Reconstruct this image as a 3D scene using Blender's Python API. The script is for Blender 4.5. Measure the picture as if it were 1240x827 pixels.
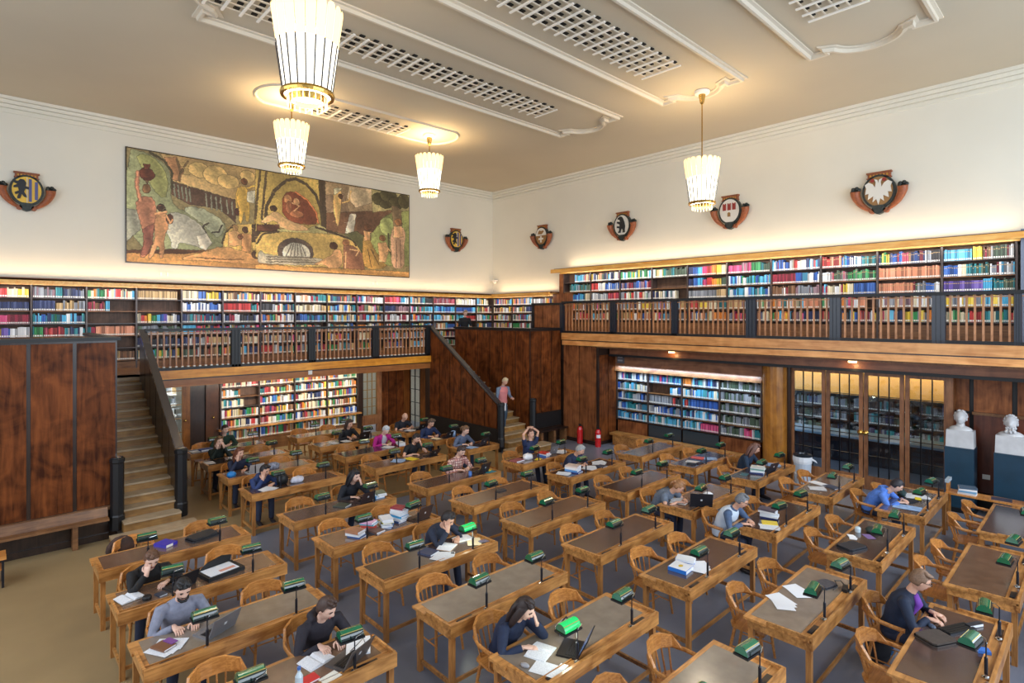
import bpy, bmesh, math, random
import numpy as np
from mathutils import Vector, Matrix
random.seed(7)
for o in list(bpy.data.objects): bpy.data.objects.remove(o)
S = bpy.context.scene; C = S.collection
R = math.radians
# ------------------------------------------------------------------ camera
cam_d = bpy.data.cameras.new('camera'); cam = bpy.data.objects.new('camera', cam_d); C.objects.link(cam)
cam.location = (0, 0, 4.2); cam.rotation_euler = (R(90), 0, R(46.76 - 90))
cam_d.sensor_width = 36; cam_d.lens = 36*683/1240; cam_d.shift_y = -(413.5-382.7)/1240
cam_d.clip_start = .05; cam_d.clip_end = 200
S.camera = cam
# ------------------------------------------------------------------ world, light, exposure
S.view_settings.view_transform = 'Standard'; S.view_settings.look = 'None'; S.view_settings.gamma = 1
S.view_settings.exposure = 0.14
w = bpy.data.worlds.new('daylight'); S.world = w; w.use_nodes = True
w.node_tree.nodes['Background'].inputs[0].default_value = (.86, .91, 1, 1)
w.node_tree.nodes['Background'].inputs[1].default_value = .70
def area(name, loc, direction, sx, sy, power, col, long=(1, 0, 0)):
    """sx runs along `long`, sy across it"""
    d = bpy.data.lights.new(name, 'AREA'); d.shape = 'RECTANGLE'; d.size = sx; d.size_y = sy; d.energy = power; d.color = col
    o = bpy.data.objects.new(name, d); C.objects.link(o); o.location = loc
    z = -Vector(direction).normalized(); x = Vector(long); x = (x-z*x.dot(z)).normalized(); y = z.cross(x)
    o.rotation_euler = Matrix((x, y, z)).transposed().to_euler(); return o
def point(name, loc, power, col, r=.1):
    d = bpy.data.lights.new(name, 'POINT'); d.energy = power; d.color = col; d.shadow_soft_size = r
    o = bpy.data.objects.new(name, d); C.objects.link(o); o.location = loc; return o
area('window_light_south', (9.5, -4.5, 5.2), (-.05, 1, -.22), 14, 6, 1250, (.76, .88, 1))
area('window_light_west', (-3.5, 8, 5.5), (1, .15, -.3), 10, 5, 430, (.80, .89, 1), (0, 1, 0))
area('gallery_uplight_north', (7.0, 19.12, 5.22), (0, -.1, 1), 19, .1, 95, (1, .70, .42))
area('gallery_uplight_east', (16.78, 8.1, 6.1), (-.1, 0, 1), 13.2, .1, 80, (1, .74, .48), (0, 1, 0))
area('gallery_uplight_corner', (16.78, 17.1, 5.22), (-.1, 0, 1), 3.4, .1, 20, (1, .70, .42), (0, 1, 0))
area('shelf_light_north', (7.4, 17.25, 2.2), (0, .75, -.7), 5.4, .2, 62, (1, .88, .70))
area('shelf_light_east', (15.28, 8.95, 2.5), (.45, 0, -.9), 4.7, .12, 42, (.62, .82, 1), (0, 1, 0))
area('cornice_strip_north', (6.8, 18.62, 5.02), (0, .55, -1), 19.4, .08, 88, (1, .93, .84))
area('cornice_strip_corner', (16.28, 17.0, 5.02), (.55, 0, -1), 3.4, .08, 15, (1, .93, .84), (0, 1, 0))
area('cornice_strip_east', (16.2, 8.1, 5.86), (.55, 0, -1), 13.2, .08, 80, (1, .95, .88), (0, 1, 0))
# ------------------------------------------------------------------ materials
MAT = {}
def lin(c): return tuple((x/255/12.92 if x/255 <= .04045 else ((x/255+.055)/1.055)**2.4) for x in c)
def mat(name, c, rough=.5, metal=0, emit=None, es=0, spec=.5, var=0, scale=8, bump=0, trans=0, alpha=1, coat=0):
    if name in MAT: return MAT[name]
    m = bpy.data.materials.new(name); m.use_nodes = True; nt = m.node_tree; b = nt.nodes['Principled BSDF']
    c = lin(c); b.inputs['Base Color'].default_value = (*c, 1); b.inputs['Roughness'].default_value = rough
    b.inputs['Metallic'].default_value = metal; b.inputs['Specular IOR Level'].default_value = spec
    b.inputs['Coat Weight'].default_value = coat; b.inputs['Coat Roughness'].default_value = .15
    if trans: b.inputs['Transmission Weight'].default_value = trans
    if emit: b.inputs['Emission Color'].default_value = (*lin(emit), 1); b.inputs['Emission Strength'].default_value = es
    if var or bump:
        tc = nt.nodes.new('ShaderNodeTexCoord'); n = nt.nodes.new('ShaderNodeTexNoise'); n.inputs['Scale'].default_value = scale
        n.inputs['Detail'].default_value = 4; nt.links.new(tc.outputs['Object'], n.inputs['Vector'])
        if var:
            r = nt.nodes.new('ShaderNodeValToRGB'); r.color_ramp.elements[0].position = .3; r.color_ramp.elements[1].position = .7
            r.color_ramp.elements[0].color = (*[x*(1-var) for x in c], 1); r.color_ramp.elements[1].color = (*[min(1, x*(1+var)) for x in c], 1)
            nt.links.new(n.outputs['Fac'], r.inputs['Fac']); nt.links.new(r.outputs['Color'], b.inputs['Base Color'])
        if bump:
            bp = nt.nodes.new('ShaderNodeBump'); bp.inputs['Strength'].default_value = bump; bp.inputs['Distance'].default_value = .01
            nt.links.new(n.outputs['Fac'], bp.inputs['Height']); nt.links.new(bp.outputs['Normal'], b.inputs['Normal'])
    MAT[name] = m; return m
def wood(name, c1, c2, axis='Z', rough=.35, scale=3.0, coat=.25, blot=.5, spec=.4):
    """grain stretched along one axis, with cloudy blotches of figure"""
    if name in MAT: return MAT[name]
    m = bpy.data.materials.new(name); m.use_nodes = True; nt = m.node_tree; b = nt.nodes['Principled BSDF']; N = nt.nodes.new; Lk = nt.links.new
    tc = N('ShaderNodeTexCoord'); mp = N('ShaderNodeMapping'); s = {'X': (.9, 9, 9), 'Y': (9, .9, 9), 'Z': (9, 9, .9)}[axis]
    mp.inputs['Scale'].default_value = [x*scale for x in s]; Lk(tc.outputs['Object'], mp.inputs['Vector'])
    oi = N('ShaderNodeObjectInfo'); Lk(oi.outputs['Random'], mp.inputs['Location'])
    n = N('ShaderNodeTexNoise'); n.inputs['Scale'].default_value = 1; n.inputs['Detail'].default_value = 6; n.inputs['Distortion'].default_value = .6; Lk(mp.outputs['Vector'], n.inputs['Vector'])
    n2 = N('ShaderNodeTexNoise'); n2.inputs['Scale'].default_value = 2.2; n2.inputs['Detail'].default_value = 5; n2.inputs['Distortion'].default_value = 1.2; Lk(tc.outputs['Object'], n2.inputs['Vector'])
    mx = N('ShaderNodeMix'); mx.inputs['Factor'].default_value = blot; Lk(n.outputs['Fac'], mx.inputs['A']); Lk(n2.outputs['Fac'], mx.inputs['B'])
    r = N('ShaderNodeValToRGB'); r.color_ramp.elements[0].position = .36; r.color_ramp.elements[1].position = .64
    r.color_ramp.elements[0].color = (*lin(c1), 1); r.color_ramp.elements[1].color = (*lin(c2), 1); Lk(mx.outputs['Result'], r.inputs['Fac'])
    hs = N('ShaderNodeHueSaturation'); mr = N('ShaderNodeMapRange'); mr.inputs['To Min'].default_value = .82; mr.inputs['To Max'].default_value = 1.18
    Lk(oi.outputs['Random'], mr.inputs['Value']); Lk(mr.outputs['Result'], hs.inputs['Value']); Lk(r.outputs['Color'], hs.inputs['Color']); Lk(hs.outputs['Color'], b.inputs['Base Color'])
    b.inputs['Roughness'].default_value = rough; b.inputs['Coat Weight'].default_value = coat; b.inputs['Coat Roughness'].default_value = .2; b.inputs['Specular IOR Level'].default_value = spec
    bp = N('ShaderNodeBump'); bp.inputs['Strength'].default_value = .12; bp.inputs['Distance'].default_value = .004; Lk(n.outputs['Fac'], bp.inputs['Height']); Lk(bp.outputs['Normal'], b.inputs['Normal'])
    MAT[name] = m; return m
oak = wood('desk_oak', (132, 82, 36), (212, 152, 86), 'X', .33, 3)
oakz = wood('desk_oak_upright', (138, 88, 42), (196, 138, 76), 'Z', .38, 4)
chair_oak = wood('chair_oak', (152, 94, 42), (212, 148, 80), 'X', .3, 5)
panel_w = wood('dark_panel_veneer', (58, 26, 10), (128, 70, 34), 'Z', .42, 1.6, .05, .55, .12)
panel_l = wood('mid_panel_veneer', (92, 50, 28), (152, 94, 56), 'Z', .38, 1.6, .1, .5, .2)
dark_w = wood('dark_stained_wood', (30, 20, 16), (56, 38, 30), 'Z', .3, 2, .4)
fascia_w = wood('golden_fascia_wood', (196, 118, 20), (240, 166, 56), 'X', .32, 1.5, .3, .35)
fascia_wy = wood('golden_fascia_wood_cross', (196, 128, 66), (236, 172, 106), 'Y', .32, 1.5, .3, .35)
stair_w = wood('stair_oak', (118, 82, 40), (164, 122, 66), 'X', .4, 2)
tread_w = wood('worn_tread', (148, 128, 102), (184, 162, 132), 'X', .5, 2)
shelf_w = wood('shelf_oak', (96, 62, 38), (140, 98, 62), 'X', .45, 3, .1)
balu_w = wood('baluster_oak', (150, 98, 62), (196, 140, 98), 'Z', .4, 3, .15)
ebony = mat('black_lacquer', (14, 15, 19), .45)
ebony_b = mat('blue_black_lacquer', (24, 32, 46), .32, coat=.2)
blot1 = mat('dark_linoleum_inlay', (66, 50, 46), .18, var=.2, scale=10, coat=.8)
blot2 = mat('worn_brown_inlay', (108, 82, 64), .2, var=.2, scale=7, coat=.7)
blot3 = mat('grey_brown_inlay', (124, 112, 100), .2, var=.14, scale=7, coat=.6)
plaster = mat('cream_plaster', (226, 222, 208), .85, var=.03, scale=.6)
ceil_m = mat('ceiling_plaster', (188, 178, 158), .9, var=.03, scale=.5)
mould = mat('moulding_plaster', (208, 198, 180), .8)
white = mat('white_paint', (238, 234, 226), .5)
floor_m = mat('grey_linoleum', (118, 124, 140), .3, var=.15, scale=1.1)
tan_floor = mat('tan_floor_tone', (150, 128, 92), .45, var=.10, scale=1.0)
brass = mat('brass', (196, 158, 84), .25, 1)
chrome = mat('chrome', (200, 205, 210), .15, 1)
gunmetal = mat('lamp_pipe', (44, 46, 54), .3, .6)
black = mat('matte_black', (18, 18, 20), .5)
green = mat('green_lamp_enamel', (14, 104, 70), .15, coat=1)
green_lit = mat('lit_green_glass', (20, 170, 90), .2, emit=(20, 190, 96), es=.7)
gold_s = mat('gold_stripe', (206, 190, 120), .25, .5)
paper = mat('paper', (232, 234, 240), .7)
paper_c = mat('cream_paper', (226, 210, 176), .7)
text_m = mat('printed_page', (214, 216, 222), .7, var=.16, scale=90)
cocoa = mat('dark_void', (10, 8, 8), .8)
glass = mat('window_glass', (235, 245, 250), .02, trans=1, spec=.5)
marble = mat('white_marble', (206, 206, 208), .45, var=.10, scale=6, bump=.1)
slate = mat('dark_blue_pedestal', (26, 58, 78), .35, var=.2, scale=3)
gilt = mat('gilded_wood', (196, 146, 54), .35, .3, var=.3, scale=20)
terra = mat('painted_terracotta', (142, 78, 44), .5, var=.3, scale=18)
darkmet = mat('patinated_dark_relief', (46, 52, 50), .4, .3, var=.4, scale=16)
red = mat('red_enamel', (200, 26, 30), .25, coat=.5)
skin = mat('skin', (214, 166, 142), .5, var=.05, scale=9)
lips = mat('lips', (172, 96, 88), .5)
eye_m = mat('eye_dark', (40, 28, 24), .3)
# ------------------------------------------------------------------ mesh helpers
class MB:
    def __init__(s): s.v = []; s.f = []; s.m = []; s.M = None
    def add(s, vs, fs, m=0):
        n = len(s.v)
        if s.M is not None: vs = [s.M @ Vector(v) for v in vs]
        s.v += [tuple(v) for v in vs]; s.f += [tuple(i+n for i in f) for f in fs]; s.m += [m]*len(fs); return s
    def box(s, x0, x1, y0, y1, z0, z1, m=0, taper=0):
        t = taper
        return s.add([(x0, y0, z0), (x1, y0, z0), (x1, y1, z0), (x0, y1, z0), (x0+t, y0+t, z1), (x1-t, y0+t, z1), (x1-t, y1-t, z1), (x0+t, y1-t, z1)],
                     [(0, 3, 2, 1), (4, 5, 6, 7), (0, 1, 5, 4), (1, 2, 6, 5), (2, 3, 7, 6), (3, 0, 4, 7)], m)
    def rbox(s, cx, cy, z0, z1, w, d, ang, m=0):
        c, q = math.cos(ang), math.sin(ang); P = [(cx+x*c-y*q, cy+x*q+y*c) for x, y in ((-w/2, -d/2), (w/2, -d/2), (w/2, d/2), (-w/2, d/2))]
        return s.prism(P, z0, z1, m)
    def prism(s, pts, z0, z1, m=0):
        n = len(pts)
        return s.add([(x, y, z0) for x, y in pts]+[(x, y, z1) for x, y in pts], [tuple(range(n-1, -1, -1)), tuple(range(n, 2*n))]+[(i, (i+1) % n, n+(i+1) % n, n+i) for i in range(n)], m)
    def prismy(s, pts, y0, y1, m=0):      # outline in x,z ; thickness along y
        n = len(pts); a, b = min(y0, y1), max(y0, y1)
        return s.add([(x, a, z) for x, z in pts]+[(x, b, z) for x, z in pts], [tuple(range(n)), tuple(range(2*n-1, n-1, -1))]+[(i, n+i, n+(i+1) % n, (i+1) % n) for i in range(n)], m)
    def prismx(s, pts, x0, x1, m=0):      # outline in y,z
        n = len(pts)
        return s.add([(x0, y, z) for y, z in pts]+[(x1, y, z) for y, z in pts], [tuple(range(n-1, -1, -1)), tuple(range(n, 2*n))]+[(i, (i+1) % n, n+(i+1) % n, n+i) for i in range(n)], m)
    def lathe(s, prof, cx=0, cy=0, n=16, m=0, cap=True):
        vs = []; k = len(prof)
        for i in range(n):
            a = 2*math.pi*i/n
            for r, z in prof: vs.append((cx+r*math.cos(a), cy+r*math.sin(a), z))
        fs = [(i*k+j, ((i+1) % n)*k+j, ((i+1) % n)*k+j+1, i*k+j+1) for i in range(n) for j in range(k-1)]
        if cap: fs += [tuple(i*k for i in range(n-1, -1, -1)), tuple(i*k+k-1 for i in range(n))]
        return s.add(vs, fs, m)
    def tube(s, pts, rad, n=8, m=0, xax=None, ell=1.0, cap=True):
        pts = [Vector(p) for p in pts]; k = len(pts)
        if not isinstance(rad, (list, tuple)): rad = [rad]*k
        vs = []; up = None
        for i, p in enumerate(pts):
            t = (pts[min(i+1, k-1)]-pts[max(i-1, 0)]).normalized()
            if xax is not None: a = Vector(xax); a = (a-t*a.dot(t)).normalized()
            else:
                if up is None: up = Vector((0, 0, 1)) if abs(t.z) < .9 else Vector((1, 0, 0))
                a = (up-t*up.dot(t)).normalized(); up = a
            b = t.cross(a); r = rad[i]; rx, ry = (r if isinstance(r, tuple) else (r, r*ell))
            for j in range(n):
                q = 2*math.pi*j/n; vs.append(p+a*math.cos(q)*rx+b*math.sin(q)*ry)
        fs = [(i*n+j, i*n+(j+1) % n, (i+1)*n+(j+1) % n, (i+1)*n+j) for i in range(k-1) for j in range(n)]
        if cap: fs += [tuple(range(n-1, -1, -1)), tuple((k-1)*n+j for j in range(n))]
        return s.add(vs, fs, m)
    def ball(s, c, r, n=10, k=6, m=0, f=None):
        c = Vector(c); r = r if isinstance(r, (tuple, list)) else (r, r, r); vs = [c+Vector((0, 0, -r[2]))]
        for i in range(1, k):
            p = math.pi*i/k-math.pi/2
            for j in range(n):
                q = 2*math.pi*j/n; vs.append(c+Vector((r[0]*math.cos(p)*math.cos(q), r[1]*math.cos(p)*math.sin(q), r[2]*math.sin(p))))
        vs.append(c+Vector((0, 0, r[2])))
        if f: vs = [f(v-c)+c for v in vs]
        T = len(vs)-1
        fs = [(0, 1+(j+1) % n, 1+j) for j in range(n)]+[(1+i*n+j, 1+i*n+(j+1) % n, 1+(i+1)*n+(j+1) % n, 1+(i+1)*n+j) for i in range(k-2) for j in range(n)]+[(T, 1+(k-2)*n+j, 1+(k-2)*n+(j+1) % n) for j in range(n)]
        return s.add(vs, fs, m)
    def mesh(s, name, mats, smooth=False):
        me = bpy.data.meshes.new(name); me.from_pydata(s.v, [], s.f)
        for m in (mats if isinstance(mats, (list, tuple)) else [mats]): me.materials.append(m)
        if len(me.materials) > 1: me.polygons.foreach_set('material_index', s.m)
        if smooth: me.polygons.foreach_set('use_smooth', [True]*len(me.polygons))
        me.update(); return me
def tag(o, label=None, cat=None, group=None, kind=None):
    for k, v in (('label', label), ('category', cat), ('group', group), ('kind', kind)):
        if v: o[k] = v
    return o
def link(name, me, parent=None, loc=(0, 0, 0), rz=0):
    o = bpy.data.objects.new(name, me); C.objects.link(o); o.location = loc; o.rotation_euler = (0, 0, rz)
    if parent: o.parent = parent
    return o
def obj(name, mb, mats, parent=None, loc=(0, 0, 0), rz=0, smooth=False): return link(name, mb.mesh(name, mats, smooth), parent, loc, rz)
def empty(name, loc=(0, 0, 0), rz=0, label=None, cat=None, group=None, kind=None):
    o = link(name, None, None, loc, rz); o.empty_display_size = .1; return tag(o, label, cat, group, kind)
KIDS = {}
def copy_tree(o, loc=None, rz=None, label=None, parent=None, group=None):
    c = o.copy(); C.objects.link(c); c.parent = parent
    if loc is not None: c.location = loc
    if rz is not None: c.rotation_euler = (0, 0, rz)
    if label: c['label'] = label
    if group: c['group'] = group
    if o.name not in KIDS: KIDS[o.name] = [x for x in o.children]
    for ch in KIDS[o.name]: copy_tree(ch, parent=c)
    return c
def B(*a): return MB().box(*a)
def struct(name, mb, m, parent=None, smooth=False): return tag(obj(name, mb, m, parent, smooth=smooth), kind='structure')
ORD = ['first', 'second', 'third', 'fourth', 'fifth', 'sixth', 'seventh', 'eighth', 'ninth', 'tenth', 'eleventh', 'twelfth', 'thirteenth', 'fourteenth', 'fifteenth', 'sixteenth']
# ================================================================== STRUCTURE
XA, YA, ZC = 17.0, 19.35, 9.8
struct('floor', B(-3, 23, -3, 22, -.1, 0), floor_m)
struct('floor_tan_area', MB().prism([(-3, -3), (2.2, -3), (2.2, 11.3), (11.6, 11.3), (11.6, 18.3), (-3, 18.3)], 0, .003), tan_floor)  # thin tan layer over the left and back of the grey floor
struct('ceiling', B(-3, 17.3, -3, 19.65, ZC, ZC+.15), ceil_m)
struct('wall_north', B(-3, 17.3, YA, YA+.3, 2.6, ZC), plaster)
struct('wall_east', B(XA, XA+.3, -3, YA, 3.4, ZC), plaster)
struct('wall_east_corner', B(XA, XA+.3, 14.9, YA, 2.4, 3.4), plaster)
mb = MB()
for d, z in ((.16, 9.72), (.11, 9.62), (.07, 9.52), (.03, 9.40)): mb.box(-3, XA, YA-d, YA, z, z+.09 if z < 9.7 else ZC)
struct('trim_1', mb, plaster)
mb = MB()
for d, z in ((.16, 9.72), (.11, 9.62), (.07, 9.52), (.03, 9.40)): mb.box(XA-d, XA, -3, YA, z, z+.09 if z < 9.7 else ZC)
struct('trim_2', mb, plaster)
# ceiling mouldings -------------------------------------------------
def sweep(path, prof, closed=True):
    """prof: list of (offset, z). path: xy points"""
    mb = MB(); n = len(path); k = len(prof); vs = []
    for i, p in enumerate(path):
        a = Vector(path[i-1]) if (closed or i) else Vector(p); b = Vector(path[(i+1) % n]) if (closed or i < n-1) else Vector(p); q = Vector(p)
        t1 = (q-a).normalized() if (q-a).length else (b-q).normalized(); t2 = (b-q).normalized() if (b-q).length else t1
        nn = Vector((-(t1+t2).y, (t1+t2).x)); nn = nn.normalized() if nn.length > 1e-4 else Vector((-t1.y, t1.x)); sc = 1/max(.5, nn.dot(Vector((-t1.y, t1.x))))
        for o, z in prof: vs.append((q.x+nn.x*o*sc, q.y+nn.y*o*sc, z))
    fs = [((i % n)*k+j, (i % n)*k+(j+1) % k, ((i+1) % n)*k+(j+1) % k, ((i+1) % n)*k+j) for i in range(n if closed else n-1) for j in range(k)]
    return mb.add(vs, fs)
PROF = [(-.10, ZC+.01), (-.10, ZC-.03), (-.04, ZC-.035), (-.03, ZC-.10), (.02, ZC-.10), (.04, ZC-.035), (.10, ZC-.025), (.10, ZC+.01)]
def panel_path(x0, x1, y0, y1):
    w = y1-y0; ym = (y0+y1)/2; r = w/2-.46; P = []
    def arc(xc, sgn):
        return [(xc+sgn*(r*.95*math.cos(t)), ym+r*math.sin(t)) for t in [R(a) for a in range(-75, 76, 10)]]
    A = arc(x1-.25, 1); P = [(x0, y0), (x1, y0), (x1, y0+.34), (x1-.18, y0+.34)]+A[0:]+[(x1-.18, y1-.34), (x1, y1-.34), (x1, y1), (x0, y1), (x0, y1-.34), (x0+.18, y1-.34)]
    P += arc(x0+.25, -1)[::-1]+[(x0+.18, y0+.34), (x0, y0+.34)]
    return P
for i, (y0, y1) in enumerate(((9.48, 11.65), (5.95, 8.06), (2.25, 4.45))):
    struct('trim_%d' % (3+i), sweep(panel_path(2.95, 13.0, y0, y1), PROF), mould)
cx0, cx1, cy, rr = 5.83, 10.07, 14.43, .88
ring = [(cx1+rr*math.cos(t), cy+rr*math.sin(t)) for t in [R(a) for a in range(-58, 59, 8)]]
ring += [(cx0-rr*math.cos(t), cy+rr*math.sin(t)) for t in [R(a) for a in range(58, -59, -8)]]
struct('trim_6', sweep(ring, [(o*.5, ZC-(ZC-z)*.45) for o, z in PROF]), mould)
# ceiling grilles -----------------------------------------------------
slat_me = None
def grille(x0, x1, y0, y1, nb, label):
    g = empty('ceiling_grille', (x0, y0, ZC), 0, label, 'ceiling vent'); n = max(2, int(round((x1-x0)/.305)))
    for i in range(n+1):
        obj('slat', B(-.022, .022, 0, y1-y0, -.10, -.075), white, g, ((x1-x0)*i/n, 0, 0)) if i == 0 else link('slat', g.children[0].data, g, ((x1-x0)*i/n, 0, 0))
    for j in range(nb):
        y = .1+(y1-y0-.2)*j/(nb-1); o = obj('cross_bar', B(0, x1-x0, y-.012, y+.012, -.072, -.052), mould, g)
        for k in range(n): pass
    mb = MB()
    for i in range(n):
        for j in range(nb):
            y = .1+(y1-y0-.2)*j/(nb-1); x = (x1-x0)*(i+.72)/n; mb.box(x-.05, x+.05, y-.04, y+.04, -.02, 0)
    tag(obj('air_slot', mb, cocoa, g), kind='stuff')
grille(1.6, 11.2, 10.15, 10.98, 4, 'long ceiling grille in the panel nearest the mural')
grille(2.5, 11.2, 6.5, 7.5, 5, 'wide ceiling grille in the middle moulded panel')
grille(3.0, 11.3, 2.9, 3.9, 5, 'ceiling grille in the panel at the top right')
grille(6.4, 9.2, 14.15, 14.95, 4, 'short ceiling grille between the two far chandeliers')
# ------------------------------------------------ panelled parapets, galleries
def panels(parent, axis, a0, a1, z0, z1, pos, face, n, m=None, gap=.035, th=.02, ztop=None):
    """vertical veneer boards on a plane; axis 'X' (plane y=pos) or 'Y' (plane x=pos); face = -1 looks to negative side"""
    w_ = (a1-a0)/n
    for i in range(n):
        u0, u1 = a0+i*w_+gap/2, a0+(i+1)*w_-gap/2; p0, p1 = (pos-th, pos) if face < 0 else (pos, pos+th)
        t0 = z1 if ztop is None else ztop(u0); t1 = z1 if ztop is None else ztop(u1); mb = MB()
        if axis == 'X': mb.prismy([(u0, z0), (u1, z0), (u1, t1), (u0, t0)], p0, p1)
        else: mb.prismx([(u0, z0), (u1, z0), (u1, t1), (u0, t0)], p0, p1)
        obj('panel', mb, m or panel_w, parent)
ZG, ZE, YG, XG = 2.72, 3.63, 16.6, 14.5      # gallery floors, fronts
# left box
p = struct('wall_stair_left', B(-3, 1.88, 12.98, 13.13, 0, 3.74), dark_w)
panels(p, 'X', -2.61, 1.88, .64, 3.70, 12.98, -1, 7, gap=.06)
obj('rail', B(-3, 1.93, 12.9, 13.2, 3.74, 3.80), ebony, p); obj('moulding', B(-3, 1.88, 12.93, 12.98, .56, .63), shelf_w, p)
obj('plinth', B(-3, 1.75, 12.94, 12.98, 0, .12), dark_w, p)
p = struct('wall_stair_left_side', B(1.80, 1.90, 13.13, 16.9, 0, 3.74), dark_w); obj('rail', B(1.76, 1.93, 13.2, 16.9, 3.74, 3.80), ebony, p)
# right box and its side
p = struct('wall_stair_right', B(13.02, 14.5, 12.98, 13.13, 0, 3.74), dark_w)
panels(p, 'X', 13.02, 14.5, 1.0, 3.70, 12.98, -1, 3, gap=.04); obj('rail', B(12.95, 14.5, 12.9, 13.2, 3.74, 3.80), ebony, p)
obj('recess_board', B(13.02, 14.5, 12.95, 12.98, .5, .98), black, p); obj('plinth', B(13.02, 14.5, 12.93, 12.98, 0, .5), dark_w, p)
p = struct('wall_stair_right_side', B(13.02, 13.12, 13.13, 16.95, 0, 3.74), dark_w)
panels(p, 'Y', 13.0, 16.95, .2, 3.70, 13.02, -1, 6, gap=.04); obj('rail', B(12.95, 13.2, 13.2, 17.0, 3.74, 3.80), ebony, p)
# north gallery slab: pieces leave the two stair wells open
struct('floor_gallery_north', MB().box(-3, 17, 16.9, YA, ZG-.12, ZG).box(-3, 1.8, 13.13, 16.9, ZG-.12, ZG).box(13.12, 17, 13.13, 16.9, ZG-.12, ZG).box(2.98, 11.62, 16.6, 16.9, ZG-.12, ZG), shelf_w)
f = struct('trim_7', B(2.98, 11.6, YG, YG+.2, 2.36, ZG+.02), shelf_w)
obj('fascia_upper', B(2.98, 11.6, YG-.10, YG, 2.58, 2.80), fascia_w, f); obj('fascia_bead', B(2.98, 11.6, YG-.06, YG, 2.545, 2.58), dark_w, f)
obj('fascia_lower', B(2.98, 11.6, YG-.05, YG, 2.36, 2.545), wood('fascia_lower_wood', (142, 84, 40), (182, 116, 60), 'X', .35, 1.5, .3, .35), f)
obj('notice_card', B(7.15, 7.27, YG-.07, YG-.06, 2.44, 2.56), white, f)
# east gallery
struct('floor_gallery_east', MB().box(14.55, 17, -3, 14.3, ZE-.3, ZE).box(16.2, 17, 14.3, 15.0, ZE-.3, ZE), shelf_w)
f = struct('trim_8', B(XG+.05, XG+.35, -3, 12.86, 3.17, ZE), shelf_w)
obj('fascia_upper', B(XG-.10, XG+.05, -3, 12.86, 3.40, ZE+.0), fascia_wy, f); obj('fascia_bead', B(XG-.05, XG+.05, -3, 12.86, 3.37, 3.40), dark_w, f)
obj('fascia_lower', B(XG-.06, XG+.05, -3, 12.86, 3.22, 3.37), fascia_wy, f)
f = struct('trim_9', B(15.1, 15.9, -3, 11.36, 2.95, 3.33), wood('frieze_wood', (118, 70, 46), (158, 100, 66), 'Y', .35, 1.5)); obj('shadow_gap', B(15.05, 15.1, -3, 11.36, 2.88, 2.95), ebony, f)
# upper parapet end of the east gallery
p = struct('wall_gallery_end', B(XG+.02, XG+.12, 12.9, 14.3, ZG, 4.60), dark_w)
panels(p, 'Y', 12.98, 14.25, 3.80, 4.58, XG+.02, -1, 3, panel_l, .03); obj('rail', B(XG-.04, XG+.18, 12.9, 14.36, 4.60, 4.66), ebony, p); obj('post', B(XG-.03, XG+.13, 14.24, 14.36, 3.7, 4.6), ebony, p)
struct('wall_gallery_return', B(XG+.02, 17, 14.3, 14.36, ZG, 3.63), panel_l)
# lower east wall: pier, recess side, bookcase recess, pilaster, glazed screen, panels
p = struct('wall_east_pier', B(XG+.05, XG+.4, 11.46, 13.13, 0, 3.3), dark_w); panels(p, 'Y', 11.46, 12.88, .12, 3.2, XG+.05, -1, 2, panel_l, .03)
obj('plinth', B(XG, XG+.05, 11.46, 12.9, 0, .12), dark_w, p)
p = struct('wall_east_return', B(XG+.07, 16.0, 11.40, 11.46, 0, 3.3), dark_w); panels(p, 'X', XG+.10, 15.5, .12, 2.93, 11.40, -1, 2, panel_w, .03)
p = struct('wall_east_lower', B(15.95, 16.05, 6.4, 11.4, 0, 3.3), panel_l)
obj('header_board', B(15.42, 15.95, 6.5, 11.36, 2.40, 2.95), wood('header_wood', (118, 74, 52), (164, 112, 80), 'Y', .35, 1.5), p); obj('header_bead', B(15.38, 15.42, 6.5, 11.36, 2.38, 2.44), shelf_w, p)
struct('column_pilaster', MB().lathe([(.33, 0), (.33, .1), (.30, .14), (.30, 2.95)], 15.45, 6.17, 24), wood('pilaster_wood', (128, 78, 26), (184, 122, 48), 'Z', .3, 1.2), smooth=False)
struct('wall_pilaster_side', B(15.5, 15.7, 5.80, 6.0, 0, 2.95), dark_w)
p = struct('wall_east_right', B(15.95, 16.05, -3, 2.52, 0, 3.3), ebony)
for y0, y1 in ((2.16, 2.42), (1.45, 2.08), (.62, 1.36), (-.3, .53)):
    obj('panel', B(15.90, 15.95, y0, y1, 2.10, 2.9), panel_l, p); obj('panel', B(15.88, 15.95, y0, y1, .35, 2.04), wood('red_brown_panel', (84, 40, 26), (120, 64, 44), 'Z', .3, 1.4, .4), p)
obj('ledge', B(15.82, 15.95, -.3, 2.1, 2.04, 2.10), shelf_w, p); obj('plinth', B(15.82, 15.95, -3, 2.5, 0, .33), ebony, p)
obj('wall_socket', B(15.86, 15.88, 1.80, 1.93, .66, .76), white, p)
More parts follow.
